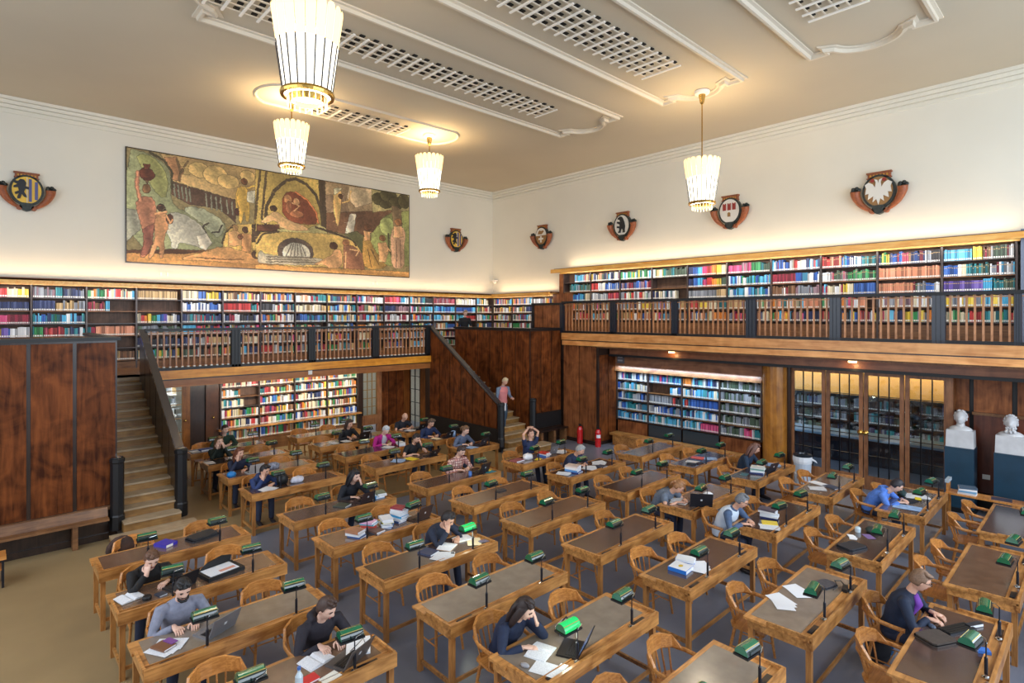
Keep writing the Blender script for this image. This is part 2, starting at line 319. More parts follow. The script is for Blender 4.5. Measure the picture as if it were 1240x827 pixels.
# glazed screen: four leaves, built pane by pane
door_w = wood('door_frame_wood', (112, 70, 44), (158, 108, 72), 'Z', .35, 2); lead = mat('black_glazing_bar', (14, 16, 22), .3, .4)
yy = [5.83, 4.97, 4.13, 3.29, 2.46]; sc = struct('door_frame', MB().box(15.6, 15.75, 5.78, 5.98, 0, 2.92).box(15.6, 15.75, 2.40, 2.52, 0, 2.92).box(15.6, 15.75, 2.46, 5.98, 2.86, 2.95), door_w)
for i in range(4):
    d = tag(link('door_%d' % (i+1), None, None, (15.6, yy[i], 0), R(-90)), kind='structure'); W_ = yy[i]-yy[i+1]-.02
    obj('stile', B(0, .085, .02, .08, 0, 2.86), door_w, d); obj('stile', B(W_-.085, W_, .02, .08, 0, 2.86), door_w, d)
    obj('rail', B(.085, W_-.085, .02, .08, 2.76, 2.86), door_w, d); obj('rail', B(.085, W_-.085, .02, .08, 0, .33), door_w, d)
    gw = (W_-.17)/3
    for j in range(3):
        for k in range(5):
            z = .33+k*.486; obj('pane', B(.085+j*gw+.006, .085+(j+1)*gw-.006, .048, .053, z+.006, z+.48), glass, d)
    mb = MB()
    for j in (1, 2): mb.box(.085+j*gw-.012, .085+j*gw+.012, .036, .064, .33, 2.76)
    for k in range(1, 5): mb.box(.085, W_-.085, .032, .068, .33+k*.486-.008, .33+k*.486+.008)
    obj('glazing_bar', mb, lead, d)
    if i in (1, 2):
        x = W_-.045 if i == 1 else .045
        obj('door_knob', MB().lathe([(.05, 0), (.018, .02), (.018, .05), (.052, .07), (.052, .10), (.02, .125)], 0, 0, 12), brass, d).matrix_local = Matrix.Translation((x, .02, 1.38)) @ Matrix.Rotation(R(90), 4, 'X')
# room behind the screen
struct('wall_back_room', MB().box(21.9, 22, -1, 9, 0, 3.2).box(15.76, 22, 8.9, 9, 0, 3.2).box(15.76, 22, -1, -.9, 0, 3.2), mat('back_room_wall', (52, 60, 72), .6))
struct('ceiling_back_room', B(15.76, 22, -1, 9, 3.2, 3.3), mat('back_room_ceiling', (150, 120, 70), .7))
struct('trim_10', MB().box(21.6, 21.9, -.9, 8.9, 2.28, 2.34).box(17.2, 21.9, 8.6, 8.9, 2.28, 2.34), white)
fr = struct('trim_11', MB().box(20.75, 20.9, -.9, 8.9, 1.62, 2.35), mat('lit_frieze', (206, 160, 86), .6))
area('back_room_strip', (20.2, 4, 2.9), (.5, 0, -.7), 8, .2, 120, (1, .75, .42), (0, 1, 0))
area('back_room_daylight', (18, 8.4, 1.8), (.3, -1, -.3), 3, 1.5, 90, (.6, .8, 1))
# under the north gallery: back wall, glazed door and window, side wall
YB = 18.35
p = struct('wall_north_lower', MB().box(4.25, 5.25, YB+.1, YB+.2, 0, 2.6).box(9.68, 9.95, YB, YB+.1, 0, 2.6).box(10.6, 11.75, YB+.1, YB+.2, 0, 2.6).box(2.9, 3.35, YB, YB+.1, 0, 2.6).box(5.2, 9.75, YB+.3, YB+.36, 0, 2.6), dark_w)
obj('door_leaf', B(4.22, 4.42, YB+.02, YB+.10, 0, 2.5), wood('niche_door_wood', (90, 52, 20), (140, 88, 38), 'Z', .3, 2), p); obj('door_leaf', B(4.84, 5.20, YB+.02, YB+.10, 0, 2.5), wood('niche_door_dark', (62, 34, 18), (92, 54, 28), 'Z', .3, 2), p)
for x in (4.29, 5.03): obj('door_knob', MB().ball((x, YB-.03, 1.18), .035), brass, p)
panels(p, 'X', 10.68, 11.72, .1, 2.5, YB+.1, -1, 3, panel_w, .03); obj('window_sill', B(9.9, 10.62, YB-.04, YB+.1, .28, .62), door_w, p); obj('post', B(10.5, 10.68, YB-.03, YB+.1, 0, 2.5), door_w, p)
for nm, x0, x1, z0, nx, nz in (('window_1', 3.35, 4.22, .05, 2, 6), ('window_2', 9.95, 10.5, .62, 3, 6)):
    g = tag(link(nm, None, None, (x0, YB+.04, 0)), kind='structure'); gw = (x1-x0)/nx; gz = (2.45-z0)/nz; mb = MB()
    for i in range(nx):
        for k in range(nz): obj('pane', B(i*gw+.01, (i+1)*gw-.01, 0, .005, z0+k*gz+.01, z0+(k+1)*gz-.01), glass, g)
    for i in range(nx+1): mb.box(i*gw-.014, i*gw+.014, -.012, .018, z0, 2.45)
    for k in range(nz+1): mb.box(0, x1-x0, -.012, .018, z0+k*gz-.012, z0+k*gz+.012)
    obj('glazing_bar', mb, mat('brass_glazing_bar', (150, 116, 66), .4, .2), g)
p = struct('wall_stair_underside', MB().box(11.66, 11.7, 16.9, 17.3, 0, 2.6).box(11.66, 11.7, 17.95, 18.4, 0, 2.6), wood('under_stair_wood', (104, 60, 28), (150, 94, 46), 'Z', .3, 2))
g = tag(link('window_3', None, None, (11.66, 17.95, 0), R(-90)), kind='structure'); mb = MB()
for i in range(2):
    for k in range(5): obj('pane', B(i*.325+.01, (i+1)*.325-.01, 0, .005, .06+k*.48+.01, .06+(k+1)*.48-.01), glass, g)
for i in range(3): mb.box(i*.325-.012, i*.325+.012, -.012, .018, .06, 2.5)
for k in range(6): mb.box(0, .65, -.012, .018, .06+k*.48-.012, .06+k*.48+.012)
obj('glazing_bar', mb, lead, g)
struct('wall_store_room', MB().box(-1, 17, 21.3, 21.4, 0, 2.6).box(12.6, 12.7, 16.9, 21.3, 0, 2.6), mat('store_wall', (196, 190, 176), .7))
area('store_light_left', (3.9, 19.6, 2.4), (0, .4, -1), 1.6, .5, 40, (1, .96, .88)); area('store_light_right', (10.4, 19.6, 2.4), (0, .4, -1), 1.6, .5, 40, (1, .94, .84)); area('store_light_stair', (12.2, 17.6, 2.3), (.3, 0, -1), .5, .8, 16, (1, .94, .84))
# ------------------------------------------------ staircases
RISE, RUN, NST = .17, .29, 16
def tread_z(y): return .17+.5862*(y-12.72)
def staircase(x0, x1, inner, label):
    s = empty('staircase', ((x0+x1)/2, 12.7, 0), 0, label, 'staircase'); ox, oy = (x0+x1)/2, 12.7
    for i in range(NST):
        if i == 0:
            pts = [(x0-.22, 12.30), (x0-.20, 12.22), (x0-.1, 12.15), (x1+.1, 12.15), (x1+.20, 12.22), (x1+.22, 12.34), (x1+.22, 12.62), (x0-.22, 12.62)]
            st = obj('step', MB().prism([(x-ox, y-oy) for x, y in pts], 0, .13, 0).prism([((x-ox)*1.01, y-oy-.015) for x, y in pts], .13, .17, 1), [stair_w, tread_w], s)
        else:
            y = 12.62+RUN*(i-1); z = RISE*i
            st = obj('step', MB().box(x0-ox, x1-ox, y-oy, y+RUN+.02-oy, z-.02 if i else 0, z+RISE-.035, 0).box(x0-ox, x1-ox, y-.03-oy, y+RUN-oy, z+RISE-.035, z+RISE, 1), [stair_w, tread_w], s)
    obj('landing', B(x0-ox, x1-ox, 16.65-oy, 16.95-oy, 2.6, 2.72), tread_w, s)
    xs = (inner-.05-ox, inner+.05-ox)
    # sloping parapet on the hall side
    pts = [(12.9-oy, .2), (16.62-oy, 2.45), (16.62-oy, 3.80), (12.9-oy, 1.42)]
    obj('parapet', MB().prismx(pts, *xs), dark_w, s)
    obj('handrail', MB().prismx([(12.9-oy, 1.42), (16.62-oy, 3.80), (16.62-oy, 3.87), (12.9-oy, 1.49)], xs[0]-.03, xs[1]+.03), mat('rail_top', (60, 58, 62), .22, coat=.7), s)
    for x in (x0-.06, x1+.06):
        if inner > 5: x += -.0
        nw = obj('newel_post', MB().lathe([(.125, .17), (.125, .42), (.112, .45), (.112, 1.42), (.125, 1.44), (.125, 1.50), (.10, 1.52)], x-ox, 12.9-oy, 8), ebony, s)
        obj('newel_cap', MB().lathe([(.09, 1.52), (.10, 1.535), (.04, 1.55)], x-ox, 12.9-oy, 12), chrome, nw)
    if inner > 5:      # panelled hall side of the right stair down to the floor
        n = 6; w_ = (16.6-13.0)/n
        for i in range(n):
            a, b = 13.0+i*w_+.02, 13.0+(i+1)*w_-.02; zt = lambda y: 1.42+.64*(y-12.9)-.05
            obj('side_panel', MB().prismx([(a-oy, .72), (b-oy, .72), (b-oy, zt(b)), (a-oy, zt(a))], xs[0]-.02, xs[0]), panel_w, s)
        obj('side_base', MB().prismx([(12.95-oy, 0), (16.9-oy, 0), (16.9-oy, 2.4), (16.62-oy, 2.4), (12.95-oy, .3)], xs[0]+.002, xs[1]-.002), dark_w, s)
        obj('skirting', B(xs[0]-.015, xs[0], 12.98-oy, 16.6-oy, 0, .70), black, s)
    else:
        for i in range(6):
            a, b = 13.0+i*.6+.02, 13.0+(i+1)*.6-.02
            obj('side_panel', MB().prismx([(a-oy, tread_z(a)+.25), (b-oy, tread_z(b)+.25), (b-oy, 1.42+.64*(b-12.9)-.06), (a-oy, 1.42+.64*(a-12.9)-.06)], xs[0]-.012, xs[0]), dark_w, s)
staircase(1.93, 2.88, 2.93, 'oak staircase with black newel posts rising beside the left panelled wall')
staircase(11.72, 13.0, 11.66, 'panelled staircase at the far corner with a person walking down')
# ------------------------------------------------ balustrades
def balustrade(name, loc, rz, sections, zf, zt, postm, label):
    s = empty(name, loc, rz, label, 'balustrade'); L_ = sections[-1][1]+sections[-1][2]
    obj('top_rail', B(-.02, L_, -.06, .10, zt-.07, zt), ebony, s); obj('bottom_rail', B(0, L_, -.03, .09, zf+.0, zf+.07), ebony, s)
    bm = B(-.018, .018, .0, .036, zf+.07, zt-.07).mesh('baluster', balu_w); fm = B(-.024, .024, -.008, .044, zf+.07, zf+.10).mesh('foot', white)
    for (a, b, post_w) in sections:
        pw = MB(); nb = int(round((b-a)/.14))
        for k in range(3): pw.box(b+k*post_w/3+.005, b+(k+1)*post_w/3-.012, -.03, .08, zf, zt-.05)
        pw.box(b, b+post_w-.01, -.015, .08, zf, zt-.05); obj('post', pw, postm, s)
        for i in range(nb):
            x = a+(b-a)*(i+.5)/nb; o = link('baluster', bm, s, (x, .02, 0))
            if rz == 0: link('baluster_foot', fm, s, (x, .02, 0))
        obj('sub_rail', B(a, b, -.004, .044, zt-.125, zt-.10), balu_w, s)
    pw = B(-.12, 0, -.03, .10, zf-.0, zt-.05); obj('post', pw, postm, s)
balustrade('balustrade', (3.0, YG-.02, 0), 0, [(.05, 2.0, .25), (2.25, 4.17, .23), (4.40, 6.32, .24), (6.56, 8.42, .2)], 2.80, 3.88, ebony, 'wooden baluster railing of the gallery under the mural')
balustrade('balustrade', (XG-.02, 12.86, 0), R(-90), [(.05, 2.0, .21), (2.21, 4.18, .18), (4.36, 6.34, .27), (6.61, 8.33, .24), (8.57, 10.28, .24), (10.52, 11.57, .12), (11.69, 13.6, .2)], 3.63, 4.70, ebony_b, 'wooden baluster railing of the higher gallery on the right wall')
# ================================================================== BOOKCASES AND BOOKS
BC = {'red': (196, 44, 44), 'crimson': (150, 26, 52), 'salmon': (222, 138, 100), 'orange': (232, 128, 36), 'yellow': (236, 200, 50), 'cream': (228, 214, 178), 'white': (232, 234, 238),
      'sky': (70, 176, 226), 'blue': (34, 84, 176), 'navy': (28, 40, 88), 'teal': (24, 124, 136), 'green': (40, 140, 72), 'olive': (60, 82, 62), 'violet': (98, 72, 168), 'pink': (214, 62, 120),
      'brown': (128, 84, 52), 'tan': (196, 160, 104), 'black': (30, 30, 36), 'grey': (128, 134, 146), 'mauve': (140, 104, 116)}
BN = list(BC); BM = [mat('book_cloth_%s_%s' % (k, s), tuple(min(255, (BC[k][j]*.88+18)*f+a) for j in range(3)), .5) for k in BN for s, f, a in (('mid', 1, 0), ('deep', .72, 0), ('pale', .96, 34))]; LAB = len(BM); BMATS = BM+[white]; BAND = BM[3*BN.index('tan')]
books_rest = MB(); book_cache = {}; NIND = [0]
def book_shape(mb, x, w, d, h, z, ci, y0=.03, lean=0):
    l = lean
    mb.add([(x, y0, z), (x+w, y0, z), (x+w, y0+d, z), (x, y0+d, z), (x+l, y0, z+h), (x+w+l, y0, z+h), (x+w+l, y0+d, z+h), (x+l, y0+d, z+h)], [(4, 5, 6, 7), (0, 1, 5, 4), (1, 2, 6, 5), (3, 0, 4, 7)], ci)
    mb.add([(x+.004, y0-.002, z+.012), (x+w-.004, y0-.002, z+.012), (x+w-.004, y0-.002, z+.05), (x+.004, y0-.002, z+.05)], [(0, 1, 2, 3)], LAB)
def nth(n): return '%d%s' % (n, 'th' if 10 < n % 100 < 14 else {1: 'st', 2: 'nd', 3: 'rd'}.get(n % 10, 'th'))
def fill_row(M4, x0, x1, z, hmax, spec, rng, ind=None, scale=1.0):
    """spec: list of (fraction, colours or None for a gap)"""
    tot = sum(f for f, _ in spec); x = x0; cnt = 0
    for fr, cols in spec:
        xe = x+(x1-x0)*fr/tot
        if cols is None: x = xe; continue
        run = 0
        while x < xe-.02:
            if run <= 0:
                c = rng.choice(cols); run = rng.choice((1, 1, 1, 2, 3)) if len(cols) > 1 else 99; w0 = rng.uniform(.022, .048)*scale; h0 = hmax*rng.uniform(.70, .95); d0 = rng.uniform(.16, .23)
            run -= 1; wv = min(w0*rng.uniform(.9, 1.1), xe-x); h = h0*rng.uniform(.97, 1.02); cnt += 1; ci = 3*BN.index(c)+rng.choice((0, 0, 1, 2)); dd = rng.uniform(0, .012)
            if wv < .012: break
            if ind and NIND[0] < 300:
                key = (ci, int(wv*250), int(h*60)); NIND[0] += 1
                if key not in book_cache:
                    mb = MB(); W2 = (key[1]+.5)/250; H2 = (key[2]+.5)/60; mb.box(0, W2-.004, .03, .03+.2, 0, H2, 0); mb.box(.004, W2-.008, .028, .03, .012, .05, 1); mb.box(.003, W2-.007, .0285, .03, H2*.74, H2*.80, 2); book_cache[key] = mb.mesh('book', [BM[ci], white, BAND])
                o = link('book', book_cache[key]); o.matrix_world = M4 @ Matrix.Translation((x, 0, z))
                tag(o, '%s book, %s from left, %s' % ({'sky': 'sky-blue', 'olive': 'dark green'}.get(c, c), nth(cnt), ind), 'book', 'books on the right-wall gallery shelves')
            else:
                books_rest.M = M4; book_shape(books_rest, x, wv-.004, d0, h, z, ci, .03+dd)
            x += wv
        x = xe
ALLC = ['white', 'cream', 'tan', 'salmon', 'sky', 'grey', 'red', 'crimson', 'navy', 'blue', 'sky', 'teal', 'green', 'cream', 'white', 'brown', 'grey', 'olive', 'yellow', 'mauve', 'pink', 'tan', 'orange', 'black', 'white', 'cream', 'navy']
COOL = ['blue', 'sky', 'white', 'teal', 'navy', 'sky', 'blue', 'white', 'grey']
MIXW = ['cream', 'white', 'red', 'blue', 'navy', 'white', 'cream', 'orange', 'teal', 'yellow', 'brown', 'crimson', 'green']
frame_m = wood('case_edge_wood', (52, 42, 40), (84, 68, 62), 'Z', .35, 2); back_m = wood('case_back_wood', (86, 62, 48), (120, 88, 68), 'Z', .5, 2, 0)
def bookcase(name, loc, rz, W_, zs, ztop, zbase, label, rows, seed, depth=.3, lastside=False, indlab=None, hb=None, kick=None):
    """local x along the face, y into the wall. zs = shelf heights, top row first"""
    rng = random.Random(seed); s = empty(name, loc, rz, label, 'bookcase'); M4 = Matrix.Translation(loc) @ Matrix.Rotation(rz, 4, 'Z')
    obj('side_panel', B(-.02, .02, 0, depth, zbase, ztop), frame_m, s)
    if lastside: obj('side_panel', B(W_-.02, W_+.02, 0, depth, zbase, ztop), frame_m, s)
    obj('back_panel', B(.02, W_-.02, depth-.02, depth, zbase, ztop), back_m, s); prev = ztop
    for i, z in enumerate(zs):
        obj('shelf', B(.02, W_-.02, .005, depth-.02, z-.025, z), shelf_w if i % 2 else frame_m, s)
        r = rows[i] if i < len(rows) else None
        if r is None:
            k = rng.random(); a, b, c = rng.choice(ALLC), rng.choice(ALLC), rng.choice(ALLC)
            r = [(1, ALLC)] if k < .5 else ([(2, ALLC), (1, [a])] if k < .7 else ([(1, [a]), (2, ALLC)] if k < .85 else [(4, ALLC), (1, None)]))
        if r != 'empty': fill_row(M4, .03, W_-.03, z, (prev-z)*.93, r, rng, indlab(i) if indlab else None)
        prev = z-.025
    if kick: obj('base_panel', B(.02, W_-.02, .01, .03, zbase, kick), shelf_w, s)
    return s
SPEC = [(1, ['navy']), (1, ['blue']), (1, ['sky']), (1, ['pink']), (1, ['red']), (1, ['orange']), (1, ['yellow'])]
# --- right upper gallery, ten bays seen from left to right
zE = [5.50, 5.13, 4.78, 4.42, 4.06]
rowsE = {0: [[(2, None), (3, ALLC)], [(1, None), (4, ['grey', 'teal', 'olive'])], [(4, ['teal', 'sky', 'blue']), (1, ['cream'])]],
 1: [[(1, ALLC)], [(1, ['red']), (1, ['white', 'cream']), (2, ['blue', 'white'])], [(3, ['white', 'grey']), (2, ['red', 'crimson'])]],
 2: [[(1, ['white', 'green', 'yellow', 'sky', 'teal'])], [(1, ['mauve', 'crimson', 'navy', 'blue'])], [(1, ['cream', 'red', 'white', 'grey', 'green', 'black'])]],
 3: [[(2, ['green', 'tan', 'white']), (4, ['teal', 'olive'])], [(3, None), (1, None)], [(4, ['navy', 'white', 'cream', 'teal']), (2, None)]],
 4: [SPEC+[(1, ['cream'])], SPEC[::1]+[(1, ['olive'])], [(3, ['grey']), (1, ['tan'])], [(1, ['red']), (1, ['yellow']), (1, ['cream']), (1, ['teal'])]],
 5: [[(3, ['pink']), (2, ['pink', 'mauve']), (2, ['green']), (2, ['teal', 'olive'])], [(1, ['teal', 'green', 'white', 'blue', 'sky'])], [(1, ['blue', 'sky', 'white', 'teal', 'navy'])]],
 6: [[(1, ['cream', 'blue', 'white', 'red', 'navy', 'sky'])], [(3, ['crimson']), (3, ['blue', 'sky', 'white'])], [(2, ['crimson', 'white', 'brown']), (1, ['brown']), (3, ['grey', 'mauve'])]],
 7: [[(3, ['red', 'salmon']), (3, ['navy', 'sky', 'white', 'blue']), (2, ['teal', 'olive'])], [(1, ['yellow', 'white']), (2, ['crimson', 'olive', 'mauve']), (3, ['olive', 'green'])], [(2, ['cream', 'sky', 'white', 'crimson']), (1, ['cream', 'yellow']), (2, ['blue'])]],
 8: [[(1, ['navy', 'yellow', 'green']), (3, ['navy', 'white', 'blue', 'crimson', 'brown']), (1, ['grey', 'black', 'cream'])], [(1, ['salmon'])], [(4, ['salmon']), (3, ['olive', 'white', 'blue', 'grey', 'crimson'])], [(1, ['cream', 'white', 'grey', 'mauve'])]],
 9: [[(3, ['sky']), (1, ['yellow']), (3, ['crimson', 'brown', 'white', 'tan', 'olive'])], [(2, ['cream', 'white', 'blue']), (2, ['teal', 'olive']), (2, ['sky', 'white', 'grey', 'crimson'])], [(4, ['violet']), (1, ['white', 'sky']), (2, ['olive', 'teal'])], [(1, ['cream', 'grey', 'sky', 'white', 'yellow'])], [(1, ['red', 'cream', 'green', 'teal'])]]}
rn = ['top shelf', 'second shelf', 'third shelf', 'fourth shelf', 'fifth shelf']
for i in (9, 8, 7, 6, 5, 4, 3, 2, 1, 0):
    lab = '%s bookcase from the left on the higher gallery of the right wall' % ORD[i]
    if i == 9: lab = 'rightmost bookcase on the higher gallery, bright blue set on its top shelf'
    if i == 4: lab = 'bookcase with two rainbow-ordered shelves on the higher gallery of the right wall'
    bay = {9: 'rightmost upper bay', 8: 'second upper bay from right', 7: 'third upper bay from right'}.get(i)
    bookcase('bookcase', (16.65, 14.74-1.33*i, 0), R(-90), 1.33, zE, 5.85, ZE, lab, rowsE.get(i, []), 100+i, .33, i == 9, (lambda r, b=bay: '%s, %s' % (rn[r], b) if r < 3 else None) if bay else None, kick=3.98)
zE6 = None
t = struct('trim_12', MB().box(16.55, 17, 1.30, 14.86, 5.85, 5.98).box(16.1, 16.16, 1.22, 14.94, 5.86, 6.0), wood('cornice_gold', (238, 158, 62), (255, 204, 112), 'Y', .35, 1.5, .2, .35)); obj('cornice_lip', MB().box(16.30, 17, 1.22, 14.94, 5.98, 6.04).box(16.12, 16.34, 1.22, 14.94, 5.90, 5.98), shelf_w, t); obj('end_panel', B(16.62, 17, 14.76, 14.95, ZE, 5.85), panel_l, t)
o = struct('trim_13', B(16.5, 17, 1.0, 1.36, ZE, 6.1), mat('grey_steel_post', (120, 128, 146), .35, .5)); obj('end_panel', B(16.45, 17, -.5, 1.0, ZE, 5.8), panel_l, o)
# --- gallery under the mural
zN = [4.68, 4.34, 4.00, 3.66, 3.32, 2.97]
RB = [(1, ['cream']), (1, ['red']), (1, ['orange']), (1, ['yellow']), (1.6, ['green']), (1, ['sky']), (1, ['blue']), (1, ['violet']), (3, ['cream', 'white']), (1, ['navy'])]
rowsN = {0: [[(2, ['sky']), (1, ['cream', 'red']), (2, ['yellow', 'cream'])], [(1, ['teal', 'green', 'white']), (3, ['navy'])], [(3, ['pink']), (2, ['crimson'])], [(1, ['green']), (1, ['yellow']), (2, ['blue', 'white', 'violet'])]],
 1: [[(3, ['mauve', 'grey']), (1, ['teal']), (3, ['grey', 'navy'])], [(3, ['navy']), (1, ['tan']), (3, ['tan', 'grey', 'cream'])], [(1, ['navy', 'white', 'teal', 'blue', 'sky', 'green'])], [(1, ['teal', 'navy', 'green']), (2, ['red', 'crimson']), (2, ['navy', 'teal', 'white'])]],
 2: [[(2, ['orange', 'cream', 'teal', 'green']), (3, ['white', 'sky', 'cream', 'red'])], [(2, ['brown', 'crimson', 'teal']), (.5, ['sky']), (3, None)], 'empty', [(1, ['teal', 'crimson']), (5, ['salmon'])], [(1, ['blue', 'red']), (1, None)]],
 3: [[(6, ['tan']), (.4, None)], 'empty', RB, [(1, ['grey', 'olive'])], [(1, ['navy', 'black'])]],
 4: [[(2, ['cream']), (1, ['blue']), (2, ['cream', 'yellow', 'blue'])], [(1, ['white', 'blue'])], [(1, ['navy', 'red', 'grey', 'teal'])]],
 5: [[(1, ALLC)], [(3, ['red']), (1, ['white', 'teal', 'red'])], [(1, ['black', 'crimson', 'white', 'navy'])]],
 7: [[(2, ['cream', 'salmon', 'white']), (2, ['crimson', 'teal'])], [(1, ['cream', 'tan', 'white'])], [(3, ['navy', 'blue', 'teal'])]],
 10: [[(4, ['red', 'pink']), (2, ['sky', 'white'])], [(1, ['navy', 'mauve'])], [(1, ['white', 'crimson'])]],
 12: [[(1, ['mauve', 'crimson'])], [(1, ['sky', 'blue'])]], 13: [[(1, ['cream', 'white'])], [(5, ['blue']), (1, ['sky'])], [(1, ['sky', 'teal']), (1, ['red'])]]}
for i in range(-1, 14):
    lab = 'rainbow-shelf bookcase on the gallery beside the left staircase' if i == 2+1 else ('bookcase at the left picture edge on the north gallery' if i == 0 else '%s bookcase from the left along the gallery under the mural' % ORD[max(i, 0)])
    if i == -1: lab = 'bookcase just beyond the left frame edge on the gallery under the mural'
    bookcase('bookcase', (.93+1.14*(i-1)+.0, 19.0, 0), 0, 1.14, zN, 5.0, ZG, lab, rowsN.get(i, []), 200+i, .33, kick=2.92)
bookcase('bookcase', (15.75, 19.0, 0), 0, .92, zN, 5.0, ZG, 'narrow bookcase in the corner of the gallery under the mural', [], 240, .33, True, kick=2.92)
for i in range(3): bookcase('bookcase', (16.65, 18.95-1.24*i, 0), R(-90), 1.24, zN, 5.0, ZG, '%s bookcase right of the corner on the lower gallery' % ORD[i], [], 250+i, .33, i == 2, kick=2.92)
t = struct('trim_14', MB().box(-3, 17, 18.90, YA, 5.0, 5.12).box(16.55, 17, 15.2, 18.9, 5.0, 5.12).box(-3, 16.2, 18.52, 18.58, 5.0, 5.14).box(16.18, 16.24, 15.1, 18.58, 5.0, 5.14).box(-3, 16.24, 18.52, 18.7, 5.1, 5.14), MAT['cornice_gold']); obj('cornice_lip', MB().box(-3, 17, 18.66, YA, 5.12, 5.17).box(16.31, 17, 15.1, 18.82, 5.12, 5.17), shelf_w, t)
obj('end_panel', B(16.5, 17, 14.3, 15.18, 2.7, 5.08), panel_l, t)
# --- ground floor cases
rowsL = {0: [[(2, ['cream', 'red', 'black']), (1, ['red', 'white'])], [(2, ['red', 'orange', 'teal', 'white']), (2, None)], [(3, ['teal', 'blue', 'cream', 'white']), (2, None)]]}
for i in range(4):
    bookcase('bookcase', (5.23+1.12*i, 18.30, 0), 0, 1.12, [2.03, 1.73, 1.42, 1.11, .80, .42], 2.34, 0, '%s bookcase from the left under the mural gallery, brightly lit' % ORD[i],
             rowsL.get(i, [])+[[(1, MIXW)]]*(6-len(rowsL.get(i, []))), 300+i, .3, i == 3, kick=.38)
struct('trim_15', B(5.15, 9.8, 18.18, 18.34, .75, .80), oak)
for i in range(4):
    sp = [[(1, COOL+['pink'])], [(1, COOL+['cream'])], [(1, COOL+['red'])], [(1, COOL)], [(1, COOL)]]
    if i == 1: sp[1] = [(2, None), (1, COOL)]; sp[2] = [(3, ['grey']), (1, ['black', 'red'])]; sp[4] = [(1, ['sky', 'teal', 'white'])]
    if i == 2: sp[0] = [(1, ['orange']), (3, COOL+['yellow'])]; sp[2] = [(1, ['red', 'sky']), (4, ['blue'])]; sp[4] = [(2, ['sky', 'teal', 'white']), (2, ['pink'])]
    if i == 3: sp = [[(1, ['olive', 'grey'])]]*4+[[(3, ['olive', 'grey']), (1, ['red', 'pink']), (1, ['teal', 'white', 'pink'])]]
    b = bookcase('bookcase', (15.5, 11.36-1.2*i, 0), R(-90), 1.2, [2.09, 1.76, 1.44, 1.12, .80], 2.40, .75, '%s bookcase from the left in the bluish-lit recess of the right wall' % ORD[i], sp, 320+i, .3, i == 3)
    obj('base_panel', B(.03, 1.17, .02, .05, .1, .74), panel_l if i in (0, 3) else mat('charcoal_cupboard', (44, 54, 62), .35, coat=.3), b)
tag(obj('low_bench', MB().box(15.0, 15.42, 6.7, 11.3, .32, .38).box(15.05, 15.1, 6.8, 11.2, 0, .32), oak), 'low oak bench along the foot of the recess bookcases', 'bench')
# stacks behind glass
for k, (x0, x1, y) in enumerate(((3.2, 4.5, 20.3), (9.7, 11.0, 20.3))):
    s = empty('storage_rack', (x0, y, 0), 0, ['white storage rack behind the glazed door beside the left stair', 'white storage rack behind the barred window under the gallery'][k], 'shelf')
    for z in [.3+.35*q for q in range(7)]:
        obj('shelf', B(0, x1-x0, 0, .5, z, z+.04), white, s)
    obj('side_panel', B(0, .03, 0, .5, 0, 2.5), mat('steel_blue', (110, 130, 160), .4), s)
rng = random.Random(5)
for k, (x0, x1) in enumerate(((3.2, 4.5), (9.7, 11.0))):
    for z in [.34+.35*q for q in range(6)]: fill_row(Matrix.Translation((x0, 20.3, 0)), .04, x1-x0, z, .26, [(1, ['white', 'grey', 'navy', 'tan', 'olive'])], rng)
for q in range(5):
    s = empty('storage_rack', (21.2, -.3+1.8*q, 0), R(-90), '%s dark storage rack seen through the glazed screen' % ORD[q], 'shelf')
    for z in (.2, .65, 1.1): obj('shelf', B(-.85, .85, 0, .4, z, z+.03), frame_m, s)
    for z in (.23, .68, 1.13): fill_row(Matrix.Translation((21.2, -.3+1.8*q, 0)) @ Matrix.Rotation(R(-90), 4, 'Z'), -.8, .8, z, .36, [(1, ['navy', 'black', 'grey', 'olive', 'teal', 'black'])], rng, scale=1.6)
s = empty('long_counter', (18.5, 4, 0), 0, 'long pale counter in the room behind the glazed screen', 'counter'); obj('counter_top', B(-.5, .5, -4, 4, .72, .78), mat('pale_blue_top', (130, 164, 190), .3), s); obj('counter_body', B(-.4, .4, -3.9, 3.9, 0, .72), ebony_b, s)
books_rest.M = None
tag(obj('shelved_books', books_rest, BMATS), 'remaining rows of books filling all the wall bookcases', 'books', kind='stuff')
# ================================================================== CHANDELIERS
sh1 = mat('lampshade_cream', (255, 232, 176), .6, emit=(255, 222, 158), es=1.05); sh2 = mat('lampshade_white_hot', (255, 250, 235), .6, emit=(255, 246, 222), es=1.9); crys = mat('crystal_drop', (255, 240, 200), .1, emit=(255, 226, 150), es=.7)
def slat_mesh(kind):
    mb = MB(); n = 20; zb, zm, zt = 0, .62, 1.08; rb, rt = .29, .435; rad = lambda z: rb+(rt-rb)*z/zt
    hw = lambda z: math.pi*rad(z)/n*.93
    pts = []
    if kind == 'low': prof = [(-1, zb), (1, zb), (1, zm), (-1, zm)]
    else: prof = [(-1, zm), (1, zm), (1, 1.0), (.8, 1.05), (.4, 1.08), (-.4, 1.08), (-.8, 1.05), (-1, 1.0)]
    for s_, z in prof: pts.append((s_*hw(z), rad(z), z))
    k = len(pts); vs = pts+[(x, y-.008, z) for x, y, z in pts]
    mb.add(vs, [tuple(range(k)), tuple(range(2*k-1, k-1, -1))]+[(i, k+i, k+(i+1) % k, (i+1) % k) for i in range(k)]); return mb
low_me = slat_mesh('low').mesh('shade_slat', sh2); top_me = slat_mesh('top').mesh('shade_petal', sh1)
drop_me = MB().lathe([(.003, 0), (.010, -.05), (.004, -.13)][::-1], 0, 0, 6).mesh('crystal_drop', crys)
